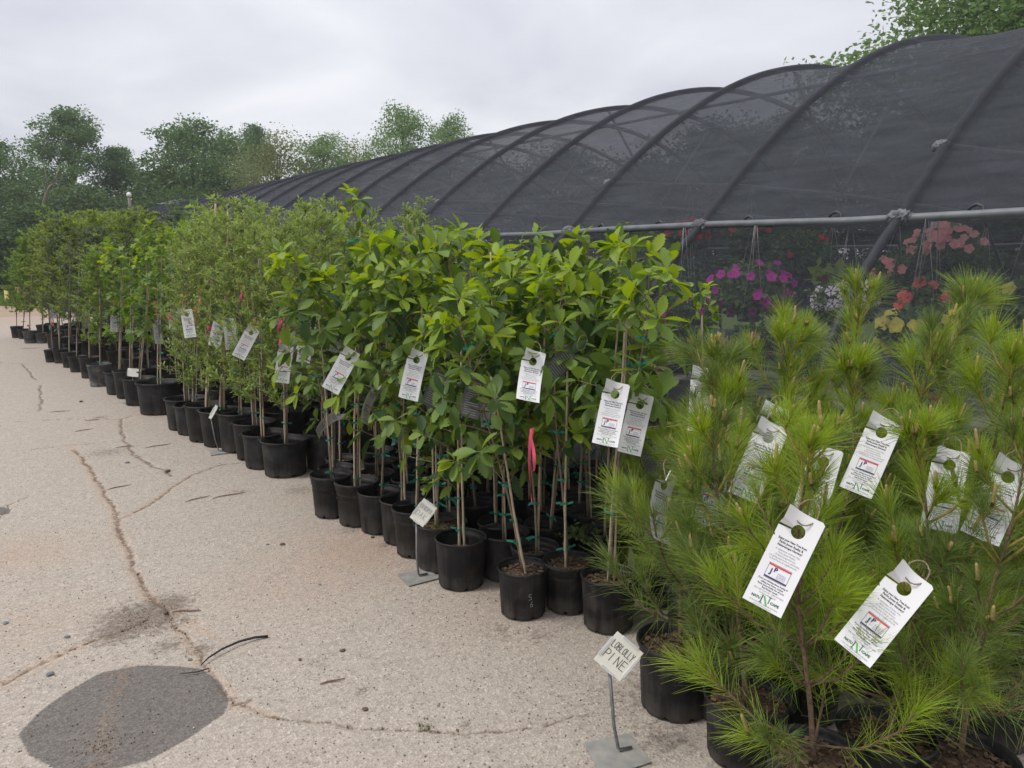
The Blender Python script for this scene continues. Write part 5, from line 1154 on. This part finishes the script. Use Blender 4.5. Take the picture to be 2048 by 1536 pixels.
care_card((955, 760), (928, 860), 4.25, 'dark grey printed card hanging above the weedy oak pot', .1)
care_card((888, 745), (858, 800), 4.4, 'dark grey printed card beside the crinkled dark oak', .4)
care_card((172, 633), (170, 664), 12.5, 'small dark grey card on the potted trees past the dusty grey pot', 0)

# ------------------------------------------------------------------ pink ribbons
def ribbon_mesh(seed, L):
    rng = random.Random(seed); mb = MB()
    for s in range(2):
        vs = []; n = 10; a = rng.uniform(-1, 1) + s * 2; ll = L * (1 if s == 0 else .55)
        for i in range(n):
            t = i / (n - 1); r = .012 + .01 * math.sin(t * 5 + a); x = .022 * math.sin(t * 3 + a) ; yy = .012 * math.cos(t * 4 + a); tw = a + t * 2.2
            for q in (-1, 1): vs.append((x + q * .012 * math.cos(tw), yy + q * .012 * math.sin(tw), -t * ll))
        mb.add(vs, [(2 * i, 2 * i + 1, 2 * i + 3, 2 * i + 2) for i in range(n - 1)])
    vs = []; n = 12
    for i in range(n):
        a = 2 * math.pi * i / n
        for q in (-1, 1): vs.append((.015 * math.cos(a), .015 * math.sin(a), q * .011 + .003 * math.sin(2 * a)))
    mb.add(vs, [(2 * i, 2 * ((i + 1) % n), 2 * ((i + 1) % n) + 1, 2 * i + 1) for i in range(n)])
    return mb.mesh('ribbon', M['pink'])
RIB = {L: ribbon_mesh(int(L * 100), L) for L in (.08, .13, .20, .34)}
for x, y, d, L, lab in [(1064, 862, 3.75, .34, 'long pink ribbon trailing down the stem of a middle oak'), (559, 640, 6.2, .20, 'pink ribbon above the upright tag on the near corner sapling'), (511, 632, 6.75, .13, 'pink ribbon above the tilted tag on the banded pot sapling'), (482, 572, 7.0, .13, 'pink ribbon high in the sapling crown above the banded pot'), (311, 604, 9.2, .34, 'long pink ribbon hanging over the narrow tag on the widest pot'), (1030, 880, 4.3, .13, 'short pink ribbon deep among the oak canes')]:
    o = obj('ribbon', RIB[L]); o.location = D(x, y, d - .22); o.rotation_euler = (0, 0, x); o.scale = (.62, .62, 1) if L > .3 else (.85, .85, 1); tag(o, lab, 'ribbon')
for x, y, d, L in [(366, 590, 8.0, .08), (400, 584, 7.6, .13), (393, 616, 7.8, .13), (566, 600, 6.6, .13), (228, 597, 10.8, .13), (340, 630, 8.5, .08), (418, 655, 7.5, .08)]:
    o = obj('ribbon', RIB[L]); o.location = D(x, y, d - .22); o.rotation_euler = (0, 0, x); tag(o, 'pink ribbon tied in the small-leaved saplings', 'ribbon', 'pink ribbons in the small-leaved saplings')
for x, y, d, L in [(95, 577, 16, .13), (103, 645, 14.8, .13), (48, 585, 19, .13), (40, 575, 19.5, .13), (56, 650, 18.5, .08)]:
    o = obj('ribbon', RIB[L]); o.location = D(x, y, d - .22); o.rotation_euler = (0, 0, x); tag(o, 'small pink ribbon on the potted trees beyond the dusty grey pot', 'ribbon', 'pink ribbons on the far trees')

# ------------------------------------------------------------------ signs on rods
STROKE = {'L': [[(0, 1), (0, 0), (.6, 0)]], 'O': [[(.35, 1), (.05, .8), (0, .4), (.2, .02), (.5, .1), (.65, .5), (.55, .9), (.3, 1)]], 'B': [[(0, 0), (0, 1), (.5, .9), (.5, .6), (.05, .52), (.6, .4), (.55, .05), (0, 0)]], 'Y': [[(0, 1), (.3, .5), (.65, 1)], [(.3, .5), (.25, -.15)]], 'P': [[(0, 0), (0, 1), (.5, .95), (.6, .7), (.45, .5), (0, .45)]], 'I': [[(.1, 0), (.12, 1)]], 'N': [[(0, 0), (0, 1), (.6, 0), (.62, 1)]], 'E': [[(.6, 1), (0, 1), (0, 0), (.65, 0)], [(0, .5), (.5, .52)]],
          'C': [[(.6, .85), (.3, 1), (0, .6), (.1, .1), (.6, .1)]], 'H': [[(0, 0), (0, 1)], [(.55, 0), (.55, 1)], [(0, .5), (.55, .5)]], 'K': [[(0, 0), (0, 1)], [(.55, 1), (0, .45), (.6, 0)]], 'A': [[(0, 0), (.3, 1), (.6, 0)], [(.12, .4), (.5, .4)]], '5': [[(.6, 1), (.1, .95), (.05, .55), (.5, .55), (.55, .1), (0, 0)]], '6': [[(.5, 1), (.05, .5), (.1, .05), (.5, .05), (.5, .45), (.1, .45)]]}
def strokes(mb, text, x, y, h, wd, pitch, zoff, mi=0, place=None):
    for ch in text:
        for pl in STROKE.get(ch, []):
            for (ax, ay), (bx, by) in zip(pl[:-1], pl[1:]):
                lw = min(h * .8, pitch * 1.15); a = Vector((x + ax * lw, y + ay * h, 0)); b = Vector((x + bx * lw, y + by * h, 0)); d = b - a; l = d.length; n = Vector((-d.y, d.x, 0)) / l * wd / 2; e = d / l * wd * .4
                q = [a - n - e, a + n - e, b + n + e, b - n + e]; q = [(place(p.x, p.y) if place else (p.x, p.y, zoff)) for p in q]; mb.add(q, [(0, 1, 2, 3)], mi, False)
        x += pitch
def sign(foot, plate, top, corners, words, label, ink, W=.105, Hh=.105, rodw=.0065, edge=False):
    """foot, top: pixels of the rod; corners: sign's pixel corners (top, right, bottom, left)"""
    g = G(*foot); d = depth_of(g); root = empty('plant_sign', (g.x, g.y, .004)); tag(root, label, 'sign'); O = Vector((g.x, g.y, .004))
    # base plate: its own ground pixels
    q = [G(*c) for c in plate]; mb = MB(); t = .004; vs = [Vector((c.x - g.x, c.y - g.y, z)) for z in (.001, t) for c in q]
    mb.add(vs, [(0, 3, 2, 1), (4, 5, 6, 7), (0, 1, 5, 4), (1, 2, 6, 5), (2, 3, 7, 6), (3, 0, 4, 7)], 0, False); obj('base_plate', mb.mesh('base_plate', M['zinc']), root)
    tz = D(*top, depth_of(g + Vector((0, 0, .3)))) - O
    mb = MB(); wv = Vector((CP, -SP, 0)); f = (q[1] - q[0]); f.z = 0; f.normalize(); path = [f * .055 + Vector((0, 0, t + rodw)), f * .01 + Vector((0, 0, t + rodw)), Vector((0, 0, .02)), tz * .35 + Vector((-.006, 0, 0)), tz]
    mb.tube(path, [rodw * .8, rodw, rodw, rodw, rodw], 6); obj('rod', mb.mesh('rod', M['rod']), root)
    c = [D(*p_, depth_of(g + Vector((0, 0, .3)))) - O for p_ in corners]
    ex = (c[1] - c[0] + c[2] - c[3]) / 2; ey = (c[0] - c[3] + c[1] - c[2]) / 2; cen = sum(c, Vector()) / 4; w_, h_ = ex.length, ey.length; ex.normalize(); ez = ex.cross(ey).normalized(); ey = ez.cross(ex)
    tilt = Matrix.Rotation(.0, 3, ex); R = Matrix((ex, ey, ez)).transposed()
    Ms = mat4(R, 1, cen + ez * .012)
    mb = MB(); mb.box((0, 0, 0), (w_, h_, .003)); pl = obj('sign_plate', mb.mesh('sign_plate', M['signwhite']), root, Ms)
    for sx, sy, lx, ly in ((0, 1, .55, .10), (0, -1, .45, .10), (1, 0, .07, .7), (-1, 0, .07, .6)):
        mb = MB(); mb.box((sx * w_ * .49, sy * h_ * .49, .002), (w_ * lx if lx > .2 else .008, h_ * ly if ly > .2 else .008, .006)); obj('clip', mb.mesh('clip', M['signedge']), pl)
    if words:
        mb = MB(); n1 = len(words[0]); hh = h_ * .20; pt = min(w_ * .80 / n1, hh * .9); strokes(mb, words[0], -pt * n1 / 2 + pt * .1, h_ * .10, hh, h_ * .018, pt, .0022)
        hh2 = h_ * .26; n2 = len(words[1]); pt = hh2 * .72; strokes(mb, words[1], -pt * n2 / 2 + pt * .1, -h_ * .26, hh2, h_ * .020, pt, .0022); obj('lettering', mb.mesh('lettering', M[ink]), pl)
    return root
sign((1236, 1508), [(1168, 1490), (1256, 1470), (1303, 1527), (1205, 1560)], (1219, 1345), [(1232, 1260), (1285, 1302), (1239, 1362), (1189, 1316)], ('LOBLOLLY', 'PINE'), 'white sign reading LOBLOLLY PINE on a metal rod in front of the pines', 'pencil')
sign((837, 1156), [(794, 1151), (854, 1138), (880, 1158), (818, 1174)], (833, 1040), [(850, 997), (877, 1017), (844, 1052), (818, 1032)], ('CHINKAPIN', 'OAK'), 'white sign with faded lettering CHINKAPIN OAK on a rod in front of the oaks', 'faded')
sign((437, 905), [(418, 902), (458, 899), (466, 906), (422, 912)], (421, 832), [(434, 811), (439, 814), (422, 837), (416, 834)], None, 'tilted white sign seen edge-on on a thin leaning rod by the banded pots', 'faded', rodw=.005)
sign((262, 806), [(243, 806), (258, 801), (272, 805), (256, 810)], (266, 750), [(262, 738), (286, 740), (278, 753), (250, 750)], None, 'flat-topped white sign tipped upwards on a short rod by the lobed-leaf pots', 'faded')
for x, y, d in ((12, 588), (33, 572)) and [(12, 590, 21), (33, 574, 20.5)]:
    mb = MB(); mb.box((0, 0, -.14), (.11, .004, .28)); o = obj('yellow_tag', mb.mesh('yellow_tag', M['yellowtag'])); o.location = D(x, y - 10, d); o.rotation_euler = (0, 0, -PSI + .2); tag(o, 'pale yellow tag hanging at the far end of the rows by the grass', 'tag', 'yellow tags at the far end')
# scratched 5 6 on the front pot
def scratch():
    p, dia = from_px(1046, 1243, 104, 'smooth'); toc = Vector((-p.x, -p.y, 0)).normalized(); a0 = math.atan2(toc.y, toc.x); s = dia / 2 / .132
    def place(dx, dy):
        z = dy; r = (.112 + (.132 * .955 - .112) * z / (.245 * s)) * s + .0022; a = a0 + dx / r; return (p.x + r * math.cos(a), p.y + r * math.sin(a), z + .004)
    mb = MB(); strokes(mb, '5', .028, .110, .030, .0025, .03, 0, 0, place); strokes(mb, '6', .036, .072, .030, .0025, .03, 0, 0, place)
    return mb
o = [c for c in C.objects if c.get('label', '').startswith('leaning oak sapling in the smooth')][0]
sm = obj('scratched_numbers', scratch().mesh('scratched_numbers', M['white_mark'])); sm.parent = o; sm.matrix_parent_inverse = Matrix.Translation(-o.location)

# ------------------------------------------------------------------ hanging baskets inside
def flower_mesh(c1, c2=None, cup=.35, star=False):
    mb = MB(); n = 20; vs = [(0, 0, -.25)]; 
    for ri, r in enumerate((.22, .62, 1.0)):
        for j in range(n):
            a = 2 * math.pi * j / n; rr = r * (1 + (.12 * math.cos(5 * a) if ri else 0)); vs.append((rr * math.cos(a), rr * math.sin(a), -.12 + cup * (r - .22) * .35 + (.05 * math.sin(10 * a) if ri == 2 else 0)))
    fs = [(0, 1 + j, 1 + (j + 1) % n) for j in range(n)]
    mb.add(vs[:1 + n], fs, 1 if c2 else 0)
    for ri in range(2):
        for j in range(n):
            a = 1 + ri * n; mi = 1 if (star and c2 and (j % 4 in (0,))) else 0
            mb.add([vs[a + j], vs[a + (j + 1) % n], vs[a + n + (j + 1) % n], vs[a + n + j]], [(0, 1, 2, 3)], mi)
    return mb.mesh('flower', [M[c1], M[c2 or c1]])
FL = {'pink': flower_mesh('pinkf'), 'magenta': flower_mesh('magenta', 'violet'), 'star': flower_mesh('whitef', 'purple', star=True), 'coral': flower_mesh('coral', 'redf'), 'yellow': flower_mesh('yellowf'), 'red': flower_mesh('redf'), 'orange': flower_mesh('orange'), 'violet': flower_mesh('violet', 'purple')}
def basket(x, y, depth, R, fl, n, label, fs=.034, leafm='basketgreen', hang=True, nl=1400, leafsz=.055, fy=(-.3, .9), seed=0, ell=.75):
    rs = np.random.RandomState(seed); rng = random.Random(seed); c = D(x, y, depth); root = empty('hanging_basket', c); tag(root, label, 'flower basket')
    mb = MB(); mb.lathe([(.001, -R * .55 - .10), (.085, -R * .55 - .10), (.12, -R * .3), (.128, -R * .3), (.128, -R * .27), (.115, -R * .27), (.11, -R * .32), (.001, -R * .33)], 20); obj('pot', mb.mesh('basket_pot', M['terracotta'] if seed % 3 == 0 else M['pot']), root)
    if hang:
        top = 2.02 - c.z if c.z < 1.9 else .5
        for k in range(3):
            mb = MB(); a = k * 2.1 + seed; mb.tube([(.12 * math.cos(a), .12 * math.sin(a), -R * .28), (.01 * math.cos(a), .01 * math.sin(a), top)], .0022, 4); obj('wire', mb.mesh('wire', M['wire']), root)
    d = rs.normal(size=(nl, 3)); d /= np.linalg.norm(d, axis=1)[:, None]; r = rs.uniform(.3, 1, nl) ** .5; pos = d * r[:, None] * np.array([R, R, R * ell]); pos[:, 2] -= .12 * R * (np.hypot(pos[:, 0], pos[:, 1]) / R) ** 2 * 2
    obj('foliage', cloud_mesh('basket_leaves', pos, leafsz, rs, M[leafm], None, .5), root, kind='stuff')
    toc = (CAMP - c).normalized()
    for i in range(n):
        for _ in range(20):
            v = Vector((rng.gauss(0, 1), rng.gauss(0, 1), rng.gauss(0, 1))).normalized()
            if v.dot(toc) > -.25 and fy[0] < v.z < fy[1]: break
        p = Vector((v.x * R, v.y * R, v.z * R * ell)) * rng.uniform(.9, 1.08); nrm = (v * .7 + toc * .8 + Vector((0, 0, .3)) + Vector((rng.uniform(-.4, .4), rng.uniform(-.4, .4), rng.uniform(-.3, .3)))).normalized()
        q = Vector((0, 0, 1)).rotation_difference(nrm); obj('flower', FL[fl], root, mat4(q.to_matrix() @ Matrix.Rotation(rng.uniform(0, 6), 3, 'Z'), fs * rng.uniform(.8, 1.2), p))
    return root
basket(1890, 505, 5.7, .27, 'pink', 46, 'hanging basket crowded with small salmon pink flowers under the purlin', .030, fy=(.05, 1), seed=1)
basket(1790, 550, 5.9, .20, 'pink', 24, 'smaller basket of salmon pink flowers beside the sloping hoop', .030, fy=(-.2, .9), seed=2)
basket(1690, 600, 5.6, .22, 'star', 22, 'basket of white petunias striped with purple', .038, seed=3)
basket(1500, 575, 6.3, .32, 'magenta', 34, 'large basket of magenta petunias between two hoops', .034, fy=(-.9, .9), seed=4)
basket(1500, 685, 6.1, .20, 'magenta', 10, 'lower basket of dark magenta petunias under the large magenta basket', .042, fy=(-.8, .6), seed=5)
basket(1860, 605, 5.35, .20, 'coral', 9, 'basket of coral red petunias above the yellow ones', .040, seed=6)
basket(1835, 665, 5.15, .24, 'yellow', 18, 'basket of pale yellow petunias behind the pine leaders', .045, fy=(-.6, .7), seed=7)
basket(2045, 600, 5.2, .20, 'yellow', 9, 'second basket of pale yellow petunias under the salmon flowers', .045, seed=8)
basket(1375, 470, 8.0, .22, 'red', 30, 'basket of bright red flowers hung high near a joint wrap', .034, fy=(-.1, 1), seed=9)
basket(1500, 478, 7.6, .22, 'red', 10, 'basket with a few orange red flowers hung behind the purlin', .030, fy=(.2, 1), seed=10)
basket(1280, 500, 7.4, .30, 'orange', 2, 'basket of trailing lime green leaves beyond the oaks', .03, 'limeleaf', nl=420, leafsz=.11, seed=11)
basket(1660, 545, 6.4, .13, 'yellow', 0, 'small basket of lime green leaves next to the striped petunias', .03, 'limeleaf', nl=90, leafsz=.11, seed=12)
basket(1375, 625, 6.6, .24, 'magenta', 14, 'basket of magenta petunias behind the lone lobed-leaf oak', .036, fy=(-.7, .8), seed=13)
basket(1360, 700, 6.5, .16, 'orange', 14, 'low basket of small orange flowers behind the lone lobed-leaf oak', .024, seed=14)
basket(1960, 590, 6.4, .30, 'violet', 3, 'dark leafy basket behind the salmon flowers', .034, seed=15)
basket(1600, 500, 7.2, .28, 'red', 3, 'dark leafy basket hung behind the striped petunias', .03, seed=16)
basket(1130, 520, 8.6, .26, 'orange', 5, 'dim leafy basket with yellow-orange flowers behind the tallest oaks', .03, seed=17)
mb = MB(); mb.box((0, 0, -.09), (.075, .002, .15)); o = obj('paper_note', mb.mesh('paper_note', M['card'])); o.location = D(1873, 424, 5.9); o.rotation_euler = (0, 0, -PSI); tag(o, 'small white paper note hanging inside the cloth above the purlin', 'note')
def bench():
    root = empty('bench', (5.15, 0, .012)); tag(root, 'long grey slatted plant bench inside the greenhouse', 'bench'); rng = random.Random(2)
    for i in range(6):
        mb = MB(); mb.box((.1 + i * .19, 5, .70 + rng.uniform(-.003, .003)), (.165, 13.0, .028)); obj('plank', mb.mesh('plank', M['bench']), root)
    for j in range(8):
        for x in (.12, 1.0):
            mb = MB(); mb.box((x, -1.3 + j * 1.8, .34), (.08, .08, .68)); obj('leg', mb.mesh('leg', M['benchleg']), root)
bench()
rng = random.Random(8); mb = MB(); mb.lathe([(.001, 0), (.06, 0), (.085, .12), (.095, .12), (.095, .15), (.082, .15), (.075, .10), (.001, .10)], 18); CLAY = mb.mesh('clay_pot', M['terracotta'])
rs = np.random.RandomState(6); d = rs.normal(size=(150, 3)); d /= np.linalg.norm(d, axis=1)[:, None]; CLAYF = [cloud_mesh('plant_leaves', d * rs.uniform(.4, 1, 150)[:, None] * .13 + np.array([0, 0, .22]), .06, rs, M['basketgreen'])]
for i in range(22):
    y = .6 + i * .34 + rng.uniform(-.05, .05); x = 5.25 + rng.choice([.08, .38, .75]); root = empty('bench_plant', (x, y, .728), rng.uniform(0, 6)); tag(root, 'clay pot with a small leafy plant standing on the bench behind the cloth', 'potted plant', 'clay pots on the greenhouse bench')
    obj('pot', CLAY, root); obj('leaves', CLAYF[0], root, kind='stuff')

# ------------------------------------------------------------------ bits on the ground
def stick():
    mb = MB(); g = [G(403, 1333), G(418, 1322), G(445, 1306), G(480, 1290), G(510, 1280), G(536, 1275)]; b = g[0]; root = empty('stick', (b.x, b.y, .006)); tag(root, 'thin dark stick lying on the asphalt by the oval patch', 'stick')
    L = [Vector((p.x - b.x, p.y - b.y, .004 + .01 * math.sin(i * .7))) for i, p in enumerate(g)]; mb.tube(L, [.0025, .004, .0048, .0055, .006, .0065], 7); obj('shaft', mb.mesh('shaft', M['stick']), root)
    g2 = [G(418, 1341), G(395, 1348), G(360, 1352)]; mb = MB(); mb.tube([Vector((p.x - b.x, p.y - b.y, .004)) for p in g2], [.003, .003, .0015], 5); obj('twig', mb.mesh('twig', M['stick']), root)
stick()
for i, (a, b) in enumerate([((232, 896), (268, 892)), ((290, 897), (342, 888)), ((150, 864), (186, 858)), ((170, 842), (200, 840)), ((425, 998), (490, 985)), ((40, 698), (82, 696)), ((370, 1005), (420, 992)), ((100, 825), (140, 822)), ((1148, 1195), (1170, 1212)), ((345, 1225), (402, 1222)), ((215, 980), (262, 970)), ((640, 1370), (690, 1358))]):
    p, q = G(*a), G(*b); mb = MB(); d = q - p; k = Vector((-d.y, d.x, 0)) * .06; mb.tube([Vector((0, 0, .004)), d * .3 + k + Vector((0, 0, .005)), d * .7 - k * .5 + Vector((0, 0, .006)), d + Vector((0, 0, .004))], [.002, .004, .0035, .0015], 5)
    o = obj('twig', mb.mesh('twig', M['twigm'])); o.location = p; tag(o, 'thin reddish brown twig lying on the asphalt', 'twig', 'twigs on the asphalt')
def rock_mesh(seed):
    rng = random.Random(seed); bm = bmesh.new(); bmesh.ops.create_icosphere(bm, subdivisions=2, radius=1)
    for v in bm.verts: v.co *= rng.uniform(.75, 1.15); v.co.z *= .6
    me = bpy.data.meshes.new('rock'); bm.to_mesh(me); bm.free(); return me
ROCK = [rock_mesh(i) for i in range(3)]
ROCKS = {}
for i, (x, y, px, m, lab) in enumerate([(685, 1302, 5, 'rock', 'brown pebble on the asphalt in front of the oak sign'), (162, 804, 4, 'rock', 'dark pebble on the asphalt near the dusty grey pot'), (565, 1090, 5, 'rock', 'round brown pebble on the rusty stained asphalt'), (745, 1075, 4, 'rock', None), (640, 1170, 3, 'slate', None), (100, 1350, 7, 'slate', 'flat grey stone chip beside the oval patch'), (12, 1247, 5, 'slate', None), (135, 1275, 5, 'slate', None), (332, 1226, 5, 'rock', None), (380, 1320, 4, 'slate', None), (335, 943, 5, 'rock', None), (730, 1420, 6, 'rock', None), (255, 926, 4, 'slate', None), (600, 1320, 4, 'rock', None), (535, 1090, 3, 'slate', None)]):
    me = ROCKS.get((i % 3, m))
    if me is None: me = ROCK[i % 3].copy(); me.materials.append(M[m]); ROCKS[i % 3, m] = me
    g = G(x, y); s = px * depth_of(g) / F; o = obj('stone', me); o.location = (g.x, g.y, s * .35); o.scale = (s * 1.2, s, s * .8); o.rotation_euler = (0, 0, i * 1.3); tag(o, lab or 'small loose pebble lying on the open asphalt', 'stone', None if lab else 'loose pebbles on the asphalt')
def litter():
    rs = np.random.RandomState(9); n = 900; P = []
    for i in range(n):
        x = rs.uniform(-20, 1300); y = rs.uniform(640, 1536) if i % 3 else rs.uniform(900, 1536); g = G(x, y)
        if g.x > 2.6: continue
        P.append((g.x, g.y, .005))
    for c in ((290, 1240, .16, 160), (215, 905, .2, 40), (205, 1490, .07, 60), (1300, 1420, .3, 130), (940, 1200, .3, 40), (300, 822, .3, 60)):
        g = G(c[0], c[1])
        for _ in range(c[3]): q = rs.normal(size=2) * c[2] * .6; P.append((g.x + q[0], g.y + q[1], .005))
    P = np.array(P); me = cloud_mesh('litter', P, .016, rs, M['deadleaf'], None, 6.0); tag(obj('leaf_litter', me), 'scattered dead leaf bits and bark crumbs on the asphalt', 'litter', kind='stuff')
    m = 420; Q = []
    for i in range(m):
        g = G(rs.uniform(0, 1250), rs.uniform(760, 1536))
        if g.x < 2.5: Q.append(g)
    mats = [mat4(Matrix.Rotation(rs.uniform(0, 6), 3, 'Z'), rs.uniform(.0018, .0042), Vector((g.x, g.y, .003))) for g in Q]
    V = np.array([v.co[:] for v in ROCK[0].vertices]); Fq = np.array([p.vertices[:] for p in ROCK[0].polygons]); tag(obj('grit', join_np('grit', V, Fq, mats, M['grit'])), 'fine pale grit loose on the asphalt', 'grit', kind='stuff')
M['grit'] = leafmat('grit', [(.30, .27, .24), (.20, .16, .13), (.55, .52, .47), (.12, .10, .09)], .9, 0, .2)
litter()
def weeds(x, y, z, n, s, label):
    rs = np.random.RandomState(int(x)); g = G(x, y, z); pos = rs.normal(size=(n, 3)) * s * np.array([1, 1, .35]); pos[:, 2] = abs(pos[:, 2]) + .005; o = obj('weed', cloud_mesh('weed', pos, s * .55, rs, M['weed'])); o.location = g; tag(o, label, 'weed', kind='stuff')
weeds(870, 1062, .22, 60, .035, 'small weeds sprouting on the soil behind the oak sign'); weeds(852, 1456, 0.0, 30, .02, 'tiny weed growing from the asphalt crack'); weeds(1165, 1075, .21, 160, .06, 'feathery weeds filling an oak pot in the middle rows')

# ------------------------------------------------------------------ moist air
def haze():
    mb = MB(); x0, x1, y0, y1, z0, z1 = -60, 75, -30, 75, -1.5, 26; mb.box(((x0 + x1) / 2, (y0 + y1) / 2, (z0 + z1) / 2), (x1 - x0, y1 - y0, z1 - z0))
    m = bpy.data.materials.new('haze'); m.use_nodes = True; N = m.node_tree.nodes; N.clear(); o = N.new('ShaderNodeOutputMaterial'); v = N.new('ShaderNodeVolumePrincipled')
    v.inputs['Color'].default_value = (.95, .965, .98, 1); v.inputs['Density'].default_value = .0010; v.inputs['Anisotropy'].default_value = .2; m.node_tree.links.new(v.outputs[0], o.inputs['Volume'])
    tag(obj('haze', mb.mesh('haze', m)), 'thin moist haze filling the air over the yard', 'haze', kind='stuff')
haze()
